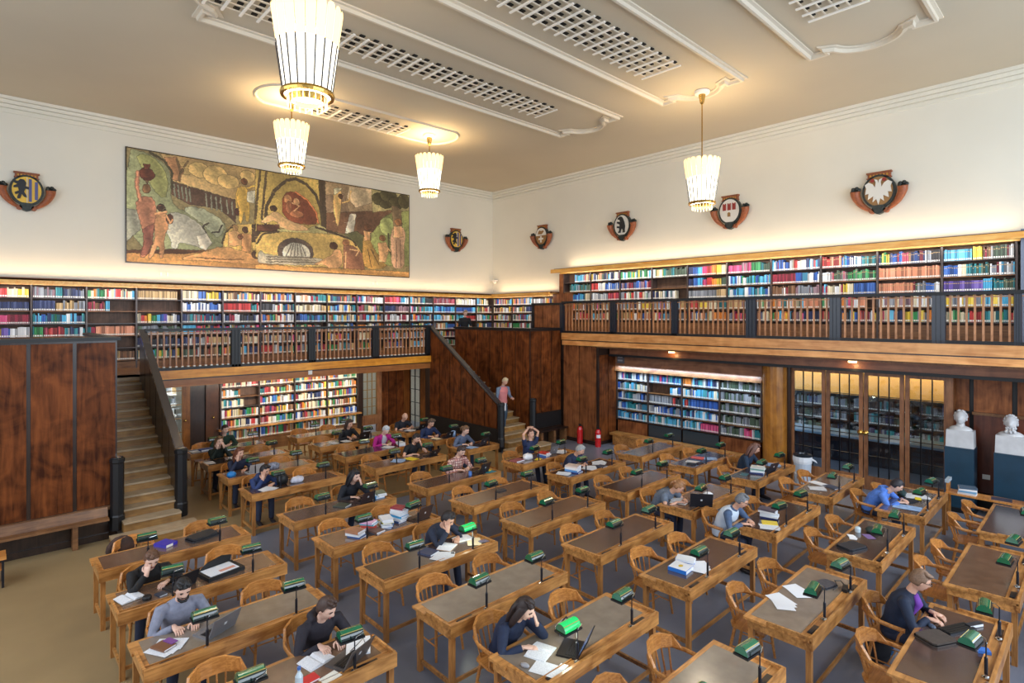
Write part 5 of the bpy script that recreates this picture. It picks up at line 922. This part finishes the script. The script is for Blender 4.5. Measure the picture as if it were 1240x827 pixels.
# third column
s = empty('keyboard', pos(2, 0, 1.40, .40), -.45, 'black keyboard under the hands of the man with glasses', 'keyboard'); obj('tray', B(-.2, .2, -.07, .07, 0, .018), gunmetal, s)
for i in range(4): obj('key_row', B(-.19, .19, -.06+.031*i, -.036+.031*i, .018, .024), black, s)
bag(2, 0, 1.0, .52, -.5, 'closed dark brown laptop sleeve beside the keyboard', (70, 62, 58), .34, .26, .035); s = empty('computer_mouse', pos(2, 0, 1.26, .60), -.8, 'slate computer mouse by the man with glasses', 'mouse'); obj('shell', MB().ball((0, 0, .013), (.03, .055, .022), 10, 6), mat('mouse_slate', (70, 84, 106), .3), s, smooth=True)
cable(2, 0, [(1.12, .30, .02), (1.16, .20, .03), (1.05, .24, .03), (1.1, .34, .01), (1.2, .26, .02), (1.06, .18, .0)], 'knot of black cables under the nearest right-hand lamps', black, .006); flat_book(pos(2, 0, 1.08, .14), .4, (60, 110, 190), 'small blue box beside the black cables', .09, .11, .03); flat_book(pos(2, 0, 1.62, .28), -.5, (40, 44, 52), 'narrow dark case above the keyboard', .2, .06, .035)
b = empty('adapter', pos(2, 1, 1.50, .12), .2, 'black power adapter and cables under the lamp at the paper desk', 'adapter'); obj('block', B(-.08, .08, -.03, .03, 0, .04), black, b); obj('wire', MB().tube([(.08, 0, .02), (.16, .06, .04), (.10, .12, .05), (-.02, .08, .03), (-.1, .12, .01)], .006, 6), black, b); bag(2, 1, 1.46, .34, -.3, 'thin grey netbook lying closed on the paper desk', (70, 70, 78), .28, .2, .025, 'netbook')
sheet(2, 1, .58, .52, -.9, 'white sheets on the near part of the paper desk', 3, paper); sheet(2, 1, 1.02, .50, -.7, 'white sheets in the middle of the paper desk', 2, paper)
b = flat_book(pos(2, 2, .52, .42), .1, (30, 110, 200), 'blue-edged book with yellow motif on a white cover', .24, .26, .05); obj('yellow_motif', MB().prism(disc(.04, .03, 0, 0, 12), .05, .053), mat('motif_yellow', (214, 180, 60), .5), b); obj('white_cover', B(-.115, .12, -.125, .125, .05, .0515), paper, b)
stack(2, 2, .78, .50, [(30, 100, 200), (226, 230, 236)], 'pair behind the yellow-motif book', .3); sheet(2, 2, .70, .27, .2, 'crumpled white sheets in front of the blue book', 4, paper)
laptop(2, 6, 1.62, .34, .2, 'dark laptop of the person in the plaid shirt', (62, 50, 50), 110, .95); flat_book(pos(2, 6, 1.78, .14), .2, (40, 140, 160), 'turquoise folder at the plaid-shirted person\'s desk', .22, .16, .01); sheet(2, 6, 1.86, .4, .3, 'yellow sheet at the right end of the plaid-shirted person\'s desk', 1, mat('yellow_paper', (232, 206, 50), .6))
s = empty('mug', pos(2, 6, 1.28, .26), 0, 'blue and white mug before the plaid shirt', 'cup'); obj('body', MB().lathe([(.03, 0), (.036, .02), (.036, .09), (.031, .09), (.03, .02)], 0, 0, 14), mat('mug_blue', (90, 130, 200), .3), s)
sheet(2, 7, .78, .36, .5, 'blue and white leaflets left of the black T-shirted man', 3, mat('blue_leaflet', (150, 180, 220), .5, var=.3, scale=14)); sheet(2, 7, 1.15, .34, .2, 'yellow folder before the man in the black T-shirt', 1, MAT['yellow_paper'], .24, .32); laptop(2, 7, 1.66, .30, .2, 'black laptop of the man in the black T-shirt', (44, 40, 42), 125, .9)
sheet(2, 8, 1.35, .34, .2, 'white papers with a red mark before the magenta cardigan', 2); stack(2, 8, 1.72, .3, [(200, 60, 50), (210, 214, 220), (220, 224, 230)], 'stack beside the magenta cardigan'); sheet(2, 9, .55, .34, .1, 'white leaflet left on the desk before the barred window', 1); sheet(2, 9, .9, .34, .1, 'white leaflet in the middle of the desk before the barred window', 1); laptop(2, 9, 1.35, .3, .1, 'dark laptop of the woman in black near the barred window', (50, 44, 44), 108, .95)
bag(2, 5, 1.05, .45, .1, 'flat black document case on the bare middle desk', (50, 50, 56), .22, .16, .02, 'document_case')
# fourth column
bag(3, 1, .40, .47, -.35, 'dark laptop sleeve on the near end of the lamplit desk', (42, 44, 52), .38, .26, .04)
sheet(3, 1, .80, .56, .2, 'torn white scraps in the middle of the dark sleeve\'s desk', 3, paper, .12, .1); sheet(3, 1, 1.06, .42, .7, 'violet folded leaflet on the dark sleeve\'s desk', 1, mat('violet_leaflet', (120, 96, 150), .5), .2, .12)
b = empty('soft_hat', pos(3, 1, 1.30, .44), .2, 'dark knitted hat and green pouch on the dark sleeve\'s desk', 'hat'); obj('knit', MB().ball((0, 0, .035), (.12, .09, .045), 12, 6), mat('dark_knit', (38, 54, 50), .8, var=.4, scale=40), b, smooth=True); b = empty('glass_jar', pos(3, 1, 1.16, .60), 0, 'small clear jar beside the knitted hat', 'jar'); obj('body', MB().lathe([(.04, 0), (.045, .06), (.03, .08)], 0, 0, 12), MAT['bottle_plastic'], b)
stack(3, 2, .78, .42, [(30, 44, 90), (226, 228, 232), (210, 214, 222), (228, 230, 236), (90, 84, 100)], 'stack beside the man in the pale vest', .2, .25, .2, .28); flat_book(pos(3, 2, .50, .30), .5, (226, 196, 50), 'yellow book beneath the hands of the man in the vest', .17, .24, .02); sheet(3, 2, .32, .22, .4, 'printed sheets at the front corner of the vest man\'s desk', 2)
laptop(3, 3, .52, .18, -.9, 'very large dark laptop with wooden-coloured screen reflection on the bowed reader\'s desk', (46, 48, 56), 108, 1.15, (120, 80, 48)); sheet(3, 3, .36, .50, .2, 'white sheets under the arms of the bowed reader', 4)  # brown screen colour paints in a reflection of wood
b = empty('crumpled_towel', pos(3, 3, 1.05, .30), 0, 'crumpled white roll of paper on the bowed reader\'s desk', 'paper'); obj('paper', MB().ball((0, 0, .04), (.11, .08, .045), 14, 8, f=lambda v: v+Vector((.01*math.sin(v.y*80), .012*math.sin(v.x*60), .010*math.sin(v.x*90+v.y*50)))), paper, b, smooth=True)
stack(3, 5, .52, .36, [(40, 60, 130), (90, 150, 210), (228, 230, 234), (220, 200, 190)], 'stack left of the grey-haired reader', .2, .3, .22, .3); sheet(3, 5, .22, .40, .3, 'white sheet at the left end of the grey-haired reader\'s desk', 2); sheet(3, 5, .95, .28, .2, 'sheets in front of the grey-haired reader', 4); sheet(3, 5, 1.45, .40, .6, 'sheets right of the grey-haired reader', 4); flat_book(pos(3, 5, 1.3, .2), .1, (60, 66, 84), 'dark book among the grey-haired reader\'s papers', .2, .2, .02)
b = empty('plastic_bag', pos(3, 6, .55, .40), 0, 'crumpled white bag left of the man with hands on his head', 'bag'); obj('cloth', MB().ball((0, 0, .06), (.14, .1, .08), 12, 7, f=lambda v: v+Vector((.012*math.sin(v.y*70), .012*math.sin(v.x*60), .014*math.sin(v.x*70)))), paper, b, smooth=True)
flat_book(pos(3, 6, .25, .45), .1, (150, 84, 90), 'dusky pink folder at the left end of the hands-on-head man\'s desk', .3, .22, .03); stack(3, 6, 1.05, .32, [(60, 110, 190), (230, 232, 236), (200, 60, 50)], 'stack before the man with hands on his head', .2); laptop(3, 6, 1.35, .44, .1, 'grey laptop right of the man with hands on his head', (130, 132, 140), 112, .9); sheet(3, 6, 1.6, .32, .2, 'white sheets right of the grey laptop', 4); sheet(3, 6, .72, .22, .4, 'white leaflet with yellow bar before the crumpled bag', 1, MAT['yellow_paper'], .2, .14)
sheet(3, 7, .3, .22, .1, 'blue and white sheets of the woman in slate blue', 2, MAT['blue_leaflet']); laptop(3, 7, .72, .38, .2, 'laptop of the woman in slate blue', (60, 60, 70), 115, .8); sheet(3, 8, .28, .34, .1, 'cream sheet before the man in the navy sweater', 1, paper_c); b = empty('cloth_bag', pos(3, 8, .88, .35), 0, 'blue and white bag at the navy-sweatered man\'s small desk', 'bag'); obj('cloth', MB().ball((0, 0, .06), (.1, .09, .09), 10, 6), MAT['blue_leaflet'], b, smooth=True); laptop(3, 8, .62, .30, .1, 'laptop of the man in navy at the small desk', (52, 52, 60), 112, .75)
sheet(3, 9, .34, .36, .2, 'open white folder before the bald man', 2); laptop(3, 9, .7, .36, .2, 'laptop beside the bald man', (34, 34, 40), 112, .8)
# rightmost column
bag(4, 1, .95, .40, -.2, 'dark tablet in front of the person in the blue hoodie', (40, 44, 54), .30, .2, .015, 'tablet'); b = empty('rolled_cloth', pos(4, 1, 1.30, .60), .3, 'dark green rolled scarf behind the tablet', 'scarf'); obj('cloth', MB().ball((0, 0, .04), (.18, .08, .055), 12, 7, f=lambda v: v+Vector((0, .012*math.sin(v.x*50), .012*math.sin(v.x*60)))), mat('scarf_green', (36, 60, 62), .8, var=.4, scale=30), b, smooth=True)
sheet(4, 1, 1.20, .32, .2, 'white sheet with yellow stripe on the blue hoodie\'s desk', 1, MAT['yellow_paper'], .2, .1, .772); sheet(4, 1, 1.35, .38, .5, 'big white sheet on the blue hoodie\'s desk', 2, text_m, .3, .4); sheet(4, 1, .5, .34, .1, 'pale blue chart spread on the near end of the blue hoodie\'s desk', 1, MAT['blue_leaflet'], .3, .42)
sheet(4, 2, .50, .42, .4, 'pink and white sheets on the desk by the waste bin', 2, text_m); sheet(4, 2, .90, .52, -.3, 'long white sheet on the desk by the waste bin', 1, paper, .22, .4); flat_book(pos(4, 2, .82, .26), -.4, (60, 70, 92), 'slate book with white label on the desk by the waste bin', .2, .28, .015)
stack(4, 3, .78, .36, [(40, 60, 120), (220, 226, 230), (120, 170, 160), (225, 230, 228)], 'pale stack on the brown-haired woman\'s desk', .3, .3, .22, .28); laptop(4, 3, 1.18, .30, -.2, 'laptop of the brown-haired woman by the column', (60, 66, 80), 115, .85); sheet(4, 3, 1.65, .36, .2, 'bluish sheets at the right end of the brown-haired woman\'s desk', 3, MAT['blue_leaflet']); flat_book(pos(4, 3, .45, .5), .2, (70, 110, 120), 'teal booklet at the left of the brown-haired woman\'s desk', .2, .14, .01)
sheet(4, 4, .62, .42, .3, 'white sheet in the middle of the recess-side desk', 1); bag(4, 4, .36, .32, .2, 'dark notebook at the near end of the recess-side desk', (34, 38, 52), .16, .2, .02, 'notebook'); bag(4, 4, .58, .22, .1, 'second dark notebook beside a white sheet', (52, 40, 56), .2, .12, .02, 'notebook'); sheet(4, 4, 1.0, .5, .1, 'red and white sheets on the recess-side desk', 2, mat('red_leaflet', (214, 90, 84), .5)); sheet(4, 4, 1.15, .25, .4, 'bluish printed page on the recess-side desk', 2, MAT['blue_leaflet'])
stack_y = 1.95
for i, cl in enumerate(((200, 206, 212), (110, 160, 200), (228, 230, 234), (70, 90, 110))): flat_book((13.95, 1.92, .75+.035*i), .1*i, cl, 'book %s on the narrow display table' % ['at the bottom of the stack', 'second from the bottom', 'third from the bottom', 'on top of the stack'][i], .2, .28, .033)
tag(obj('leaflet', B(-.12, .12, -.15, .15, 0, .004), mat('dark_print2', (60, 58, 76), .5, var=.6, scale=40), None, (13.97, 1.42, .751), .1), 'dark printed leaflet on the narrow display table', 'paper')
b = empty('backpack', (7.95, 1.95, 0), .3, 'dark backpack with blue tube on the floor between desks', 'bag'); obj('body', MB().ball((0, 0, .18), (.2, .14, .2), 12, 8), mat('backpack_cloth', (38, 40, 48), .8), b, smooth=True); obj('bottle', MB().tube([(.05, -.13, .1), (.05, -.15, .34)], .03, 10), mat('bottle_blue', (40, 110, 170), .3), b)
s = empty('water_bottle', (9.6, -.28, .766), 0, 'white bottle with blue cap at the lower right corner', 'bottle'); obj('body', MB().lathe([(.035, 0), (.037, .02), (.037, .16), (.015, .2)], 0, 0, 14), white, s); obj('cap', MB().lathe([(.018, .2), (.018, .235)], 0, 0, 10), MAT['bottle_cap'], s)
s = empty('coat', (1.13+.42, 9.2+1.13, .66), 0, 'brown and black coat hung on the left chair of the rearmost left desk', 'coat'); obj('cloth', MB().ball((0, 0, .0), (.2, .07, .2), 12, 8, f=lambda v: v+Vector((0, .015*math.sin(v.x*50), 0))), mat('coat_cloth', (62, 42, 34), .85, var=.5, scale=10), s, smooth=True)
# ================================================================== PEOPLE
def ik(a, b, l1, l2, pole):
    a, b = Vector(a), Vector(b); d = b-a; L_ = min(d.length, (l1+l2)*.995); u = d.normalized(); b = a+u*L_
    x = (l1*l1-l2*l2+L_*L_)/(2*L_); h = math.sqrt(max(0, l1*l1-x*x)); p = Vector(pole); p = (p-u*p.dot(u)).normalized(); return a+u*x+p*h, b
def hand(mb, w, d, up, side, curl=.5, s=1.0):
    """w wrist, d finger direction, up = back of the hand, side = thumb direction"""
    d = d.normalized(); up = (up-d*up.dot(d)).normalized(); sd = d.cross(up); sd = sd if sd.dot(side) > 0 else -sd; w = Vector(w)
    mb.tube([w-d*.03, w+d*.02, w+d*.06, w+d*.095], [(.026*s, .019*s), (.030*s, .017*s), (.040*s, .015*s), (.038*s, .012*s)], 10, xax=sd)
    for k, (o, l) in enumerate(((.030, .068), (.010, .078), (-.011, .072), (-.030, .056))):
        p = w+d*.088+sd*o*s; c = curl*(.9+.1*k); q1 = p+(d*math.cos(c*.5)-up*math.sin(c*.5))*l*.45; q2 = q1+(d*math.cos(c*1.1)-up*math.sin(c*1.1))*l*.32; q3 = q2+(d*math.cos(c*1.7)-up*math.sin(c*1.7))*l*.26
        mb.tube([p, q1, q2, q3], [.0095*s, .0088*s, .0082*s, .0055*s], 7)
    p = w+d*.025+sd*.026*s; q = p+(d*.5+sd*.7-up*.25).normalized()*.04; mb.tube([p-sd*.01, q, q+(d*.85+sd*.25-up*.3).normalized()*.032, q+(d*.9+sd*.1-up*.35).normalized()*.05], [.014*s, .0115*s, .0095*s, .006*s], 7)
def head_mesh(mb, M4, beard=False, hair_i=2, bald=False):
    def f(v):
        x, y, z = v; q = 1-.30*max(0, -z/.12)**1.3
        if y < 0: q *= 1-.06*max(0, z/.12)
        x *= q; y2 = y*(1-.10*max(0, -z/.12)) if y > 0 else y
        if y < -.04:
            if abs(x) < .017 and -.035 < z < .018: y2 -= .024*(1-(z+.035)/.075)+.003      # nose
            if abs(z-.030) < .014: y2 -= .006                                         # brow
            if abs(abs(x)-.032) < .018 and abs(z-.006) < .014: y2 += .010             # eye sockets
            if abs(x) < .026 and abs(z+.055) < .010: y2 -= .004                       # mouth
            if abs(x) < .024 and z < -.085: y2 -= .012                                # chin
        return Vector((x, y2, z))
    mb.M = M4; mb.ball((0, 0, 0), (.076, .094, .120), 28, 20, 0, f)
    for sx in (-1, 1):
        mb.ball((sx*.077, .012, -.006), (.009, .018, .030), 8, 6, 0)
        mb.ball((sx*.031, -.078, .006), (.012, .008, .0075), 8, 5, 1)
        mb.box(sx*.031-.016, sx*.031+.016, -.094, -.084, .024, .030, hair_i)
    mb.box(-.021, .021, -.093, -.084, -.060, -.052, 3)
    mb.M = None
def hair_mesh(kind, M4, rg):
    mb = MB(); mb.M = M4
    if kind == 'bald': mb.tube([(-.078, .0, .0), (-.06, .06, .0), (0, .098, -.01), (.06, .06, .0), (.078, .0, .0)], .012, 6); mb.M = None; return mb
    def f(v):
        x, y, z = v; lim = .045-.055*max(0, (y+.02)/.1) if y > -.09 else .06
        if y < -.035: z = max(z, .066+.016*abs(math.sin(x*60))-.25*abs(x)); y *= .97 if z > .08 else .93
        elif y < .02: z = max(z, .0)
        else: z = max(z, -.062 if kind != 'x' else -.03)
        n = 1+.045*math.sin(x*90+y*40)*math.sin(z*70+y*50); return Vector((x*n, y*n, z))
    mb.ball((0, .008, .006), (.088, .104, .130), 26, 18, 0, f)
    for i in range(7): a = rg.uniform(-.06, .06); mb.ball((a, -.055+rg.uniform(0, .05), .105+rg.uniform(-.01, .01)), (.03, .04, .02), 8, 5)
    if kind == 'long':
        for sx in (-1, 1): mb.tube([(sx*.05, -.01, .08), (sx*.080, .01, 0), (sx*.088, .025, -.09), (sx*.088, .035, -.17), (sx*.08, .04, -.25)], [(.015, .04), (.016, .045), (.018, .042), (.02, .034), (.006, .012)], 10, xax=(1, 0, 0))
        mb.tube([(0, .08, .05), (0, .10, -.06), (0, .10, -.18), (0, .09, -.29)], [(.075, .03), (.085, .035), (.085, .035), (.05, .02)], 12, xax=(1, 0, 0))
    if kind == 'tied': mb.ball((0, .115, .03), (.035, .035, .035), 10, 7); mb.tube([(0, .12, .03), (0, .15, -.02), (0, .14, -.09)], [.022, .024, .006], 8)
    mb.M = None; return mb
JOBS = []       # (name, builder mesh, voxel, parent, extra MB (not remeshed), materials)
def person(loc, rz, k, stand=False):
    rg = random.Random(str(k.get('lab'))); P = empty('person', loc, rz, k['lab'], 'person')
    female = k.get('ht') in ('long', 'tied'); sw = .165 if female else .19; lean = R(k.get('lean', 20)); tl = .47
    hipz = .53 if not stand else .92; hip = Vector((0, 0, hipz)); dirn = lambda a: Vector((0, -math.sin(a), math.cos(a)))
    mid = hip+dirn(lean*.55)*tl*.5; nb = mid+dirn(lean*1.25)*tl*.55; nb += Vector((k.get('side', 0), 0, 0))
    ha = lean*.9+R(k.get('head', 20))*.4; nk = nb+dirn(ha)*.085; hd = R(k.get('head', 20)); hc = nk+dirn(hd*.9)*.11+Vector((0, -.02-.02*math.sin(hd), 0))
    HM = Matrix.Translation(hc) @ Matrix.Rotation(R(k.get('yaw', 0)), 4, 'Z') @ Matrix.Rotation(hd*.95, 4, 'X')
    ud = dirn(lean*1.2); sh = [nb-ud*.055+Vector((sx*sw, -.01, 0)) for sx in (-1, 1)]
    core = MB(); shirt = MB(); trous = MB(); extra = MB(); r = 1 if not female else .9
    def torso(mb, g, top=True):
        mb.tube([hip-Vector((0, 0, .06)), hip+Vector((0, 0, .04)), hip*.6+mid*.4, mid, mid*.5+nb*.5, nb-ud*.05, nb+ud*.01], [(.165*r+g, .12+g), (.17*r+g, .125+g), (.145*r+g, .115+g), (.155*r+g, .12+g), (.175*r+g, .125+g), (.15*r+g, .095+g), (.06+g, .055+g)], 16, xax=(1, 0, 0))
    torso(core, -.01); torso(shirt, .012)
    core.tube([nb-ud*.03, nk, hc-Vector((0, 0, .03))], [.056, .052, .055], 12)
    hands_k = k.get('hands', ('desk', 'desk')); bare = k.get('bare')
    for i, sx in enumerate((-1, 1)):
        hk = hands_k[i]; s0 = sh[i]; fd = Vector((-sx*.35, -1, 0)); upv = Vector((0, 0, 1)); th = Vector((-sx, 0, 0)); pole = Vector((sx*.9, .35, -.5)); curl = .5
        if hk == 'desk': tgt = Vector((sx*.13+rg.uniform(-.03, .03), nb.y-.22, .80)); fd = Vector((-sx*.7, -.7, 0))
        elif hk == 'type': tgt = Vector((sx*.10, nb.y-.20, .812)); curl = .8; fd = Vector((-sx*.2, -1, -.1))
        elif hk == 'cheek': tgt = hc+Vector((sx*.075, -.10, -.14)); fd = Vector((-sx*.15, .25, 1)); upv = Vector((sx*.6, -.7, 0)); th = Vector((0, .6, .3)); pole = Vector((sx*.6, -.5, -1)); curl = .7
        elif hk == 'over': tgt = hc+Vector((sx*.055, .02, .155)); fd = Vector((-sx*1, 0, .25)); upv = Vector((0, 0, 1)); th = Vector((0, -1, 0)); pole = Vector((sx*1, -.2, .6))
        elif hk == 'down': tgt = s0+Vector((sx*.07, -.12, -.50)); fd = Vector((0, -.25, -1)); upv = Vector((sx, 0, 0)); th = Vector((0, -1, 0)); pole = Vector((sx*.3, 1, 0))
        elif hk == 'hold': tgt = s0+Vector((-sx*.02, -.26, -.30)); fd = Vector((-sx*.4, -1, .1)); pole = Vector((sx*.4, .6, -.6)); curl = 1.0
        el, wr = ik(s0, tgt, .285*(.95 if female else 1), .25, pole)
        core.tube([s0+Vector((-sx*.05, 0, 0)), s0, s0*.5+el*.5, el, el*.5+wr*.5, wr], [.05, .052, .042, .036, .034, .024], 12)
        hand(extra, wr, fd, upv, th, curl, .95 if female else 1.05)
        if bare: shirt.tube([s0+Vector((-sx*.07, 0, 0)), s0, s0*.45+el*.55], [.062, .066, .062], 12)
        else: shirt.tube([s0+Vector((-sx*.07, 0, 0)), s0, s0*.5+el*.5, el, el*.5+wr*.5, wr*.93+el*.07], [.062, .066, .057, .051, .046, .038], 12)
        # legs
        h0 = hip+Vector((sx*.085, -.02, -.03))
        if stand: stp = k.get('step', (0, 0))[i]; kn = h0+Vector((0, -.06-.16*max(0, -stp), -.42+.10*abs(stp))); an = Vector((sx*.09, (-.22 if stp < 0 else .06)*abs(stp)+.02, .08+(-.17 if stp < 0 else 0)))
        else: kn = Vector((sx*.12, -.44, .50)); an = Vector((sx*.13, -.40+rg.uniform(-.12, .08), .085))
        core.tube([h0, h0*.5+kn*.5, kn, kn*.5+an*.5, an], [.078, .066, .052, .046, .034], 12); trous.tube([h0-Vector((sx*.02, 0, 0)), h0*.5+kn*.5, kn, kn*.5+an*.5, an+Vector((0, 0, -.01))], [.095, .082, .067, .060, .052], 14)
        shoe = MB(); shoe.tube([an+Vector((0, .05, -.045)), an+Vector((0, .0, -.035)), an+Vector((0, -.09, -.05)), an+Vector((0, -.17, -.06)), an+Vector((0, -.20, -.065))], [(.030, .030), (.040, .045), (.044, .034), (.040, .024), (.02, .014)], 12, xax=(1, 0, 0)); shoe.ball(an+Vector((0, .02, -.04)), (.036, .045, .042), 10, 6)
        obj('shoe', shoe, mat('shoe_%d' % (sum(k.get('shoe', (40, 36, 40)))), k.get('shoe', (40, 36, 40)), .4), P, smooth=True)
    trous.tube([hip-Vector((0, 0, .085)), hip-Vector((0, 0, .02)), hip+Vector((0, 0, .06))], [(.165*r, .12), (.185*r, .14), (.168*r, .132)], 16, xax=(1, 0, 0))
    if k.get('hood'): shirt.tube([nb+Vector((-.09, -.03, .02)), nb+Vector((-.09, .05, .05)), nb+Vector((0, .10, .05)), nb+Vector((.09, .05, .05)), nb+Vector((.09, -.03, .02))], [.035, .05, .055, .05, .035], 10)
    else: shirt.tube([nb-ud*.02, nb+ud*.035], [(.075, .068), (.062, .058)], 14, xax=(1, 0, 0))
    head_mesh(extra, HM); near = k.get('near', .017)
    hm = mat('hair_%d_%d' % (k['hair'][0], k['hair'][1]), k['hair'], .55, var=.3, scale=60)
    sm = mat('skin_pale', (226, 184, 164), .5, var=.05, scale=9) if rg.random() < .5 else skin
    JOBS.append(('body', core, near, P, extra, [sm, eye_m, hm, lips]))
    tm = mat('top_%d_%d_%d' % k['top'], k['top'], .8, var=.15, scale=22, bump=.3)
    if k.get('plaid'):
        tm = bpy.data.materials.new('plaid_cloth'); tm.use_nodes = True; nt = tm.node_tree; tc = nt.nodes.new('ShaderNodeTexCoord'); br = nt.nodes.new('ShaderNodeTexBrick'); br.offset = 0; br.inputs['Scale'].default_value = 9; br.inputs['Mortar Size'].default_value = .06; br.inputs['Brick Width'].default_value = .5; br.inputs['Row Height'].default_value = .5
        br.inputs['Color1'].default_value = (*lin((226, 202, 190)), 1); br.inputs['Color2'].default_value = (*lin((196, 140, 132)), 1); br.inputs['Mortar'].default_value = (*lin((120, 60, 62)), 1)
        mp = nt.nodes.new('ShaderNodeMapping'); mp.inputs['Rotation'].default_value = (R(90), 0, 0); nt.links.new(tc.outputs['Object'], mp.inputs['Vector']); nt.links.new(mp.outputs['Vector'], br.inputs['Vector']); nt.links.new(br.outputs['Color'], nt.nodes['Principled BSDF'].inputs['Base Color'])
    JOBS.append(('shirt', shirt, near, P, None, [tm]))
    JOBS.append(('trousers', trous, .02, P, None, [mat('trousers_%d' % k.get('leg', (40, 48, 70))[2], k.get('leg', (40, 48, 70)), .8, bump=.3, scale=20)]))
    obj('hair', hair_mesh(k['ht'], HM, rg), hm, P, smooth=True)
    if k.get('beard'):
        b = MB(); b.M = HM; b.tube([(-.058, -.045, -.062), (-.046, -.066, -.082), (-.02, -.088, -.098), (.02, -.088, -.098), (.046, -.066, -.082), (.058, -.045, -.062)], [.004, .014, .017, .017, .014, .004], 8); b.tube([(-.028, -.090, -.046), (0, -.100, -.040), (.028, -.090, -.046)], .006, 6); obj('beard', b, hm, P, smooth=True)
    if k.get('glasses'):
        b = MB(); b.M = HM
        for sx in (-1, 1): b.tube([(sx*.031+.021*math.cos(t), -.104, .006+.015*math.sin(t)) for t in [math.tau*j/12 for j in range(13)]], .0026, 5, cap=False); b.tube([(sx*.052, -.102, .008), (sx*.080, -.04, .010), (sx*.082, .02, .004)], .0026, 5)
        b.tube([(-.01, -.106, .010), (.01, -.106, .010)], .0026, 5); obj('glasses', b, black, P)
    if k.get('inner'):
        b = MB(); fr = lambda t, w_, o: [(nb*(t)+hip*(1-t))+Vector((-w_, -o, 0)), (nb*(t)+hip*(1-t))+Vector((w_, -o, 0))]
        q = [*fr(.97, .05, .085)] ; b.tube([nb+Vector((0, -.055, .0)), nb*.8+hip*.2+Vector((0, -.075, 0))+Vector((0, -.045*math.cos(lean), -.0)), mid+Vector((0, -.10, -.01)), hip*.5+mid*.5+Vector((0, -.10, 0))], [(.045, .03), (.075, .045), (.075, .045), (.06, .04)], 12, xax=(1, 0, 0)); obj('inner_sweater', b, mat('inner_%d' % k['inner'][1], k['inner'], .8, bump=.3, scale=30), P, smooth=True)
    if k.get('vest'):
        b = MB(); torso(b, .022); JOBS.append(('vest', b, .018, P, None, [mat('vest_%d' % k['vest'][0], k['vest'], .7, bump=.5, scale=14)]))
    return P
for (c, r), L_ in PPL.items():
    for x, k in L_:
        if c <= 2 and r <= 4 or (c, r) in ((0, 5), (3, 2), (3, 3), (4, 1)): k['near'] = .012
        person((DX[c]+x, DY[r]+1.0+k.get('dh', 0), 0), 0, k)
person((12.3, 13.55, .51), R(-6), dict(top=(110, 126, 150), vest=(214, 130, 130), hair=(214, 196, 160), ht='short', lean=6, head=34, hands=('down', 'hold'), step=(-1, .6), leg=(60, 78, 96), shoe=(216, 190, 176), lab='fair-haired person in pink vest walking down the right staircase with a booklet'), stand=True)
person((14.2, 17.9, 2.72), R(-20), dict(top=(24, 26, 32), hair=(150, 128, 106), ht='short', lean=6, head=20, hands=('down', 'hold'), step=(0, 0), leg=(30, 32, 40), lab='person in dark jacket standing at the gallery bookcases near the corner'), stand=True)
b = empty('booklet', (12.02, 13.13, 1.33), .3, 'white booklet in the hand of the person on the stairs', 'paper'); obj('pages', MB().box(-.08, .08, -.01, .01, -.12, .12), paper, b)
b = empty('shoulder_bag', (12.0, 13.45, 1.02), .2, 'slate shoulder bag hanging beside the person on the stairs', 'bag'); obj('body', MB().ball((0, 0, 0), (.09, .16, .17), 12, 8), mat('slate_bag', (74, 82, 108), .7), b, smooth=True)
# one evaluation for every remeshed body and garment
tmp = []
for nm, mb, vx, P, ex, ms in JOBS:
    o = bpy.data.objects.new('tmp', mb.mesh('tmp', ms[0])); C.objects.link(o); md = o.modifiers.new('r', 'REMESH'); md.mode = 'VOXEL'; md.voxel_size = vx; md.use_smooth_shade = True
    sm_ = o.modifiers.new('s', 'SMOOTH'); sm_.iterations = 3; sm_.factor = .5; tmp.append(o)
dg = bpy.context.evaluated_depsgraph_get()
for o, (nm, mb, vx, P, ex, ms) in zip(tmp, JOBS):
    me = bpy.data.meshes.new_from_object(o.evaluated_get(dg)); me.materials.clear(); [me.materials.append(m) for m in ms]
    if ex:
        bm = bmesh.new(); bm.from_mesh(me); e2 = ex.mesh('e', ms, True); bm.from_mesh(e2); bm.to_mesh(me); bm.free()
    me.polygons.foreach_set('use_smooth', [True]*len(me.polygons)); me.name = nm; link(nm, me, P)
for o in tmp: bpy.data.objects.remove(o)
print('objects', len(bpy.data.objects), 'individual books', NIND[0])
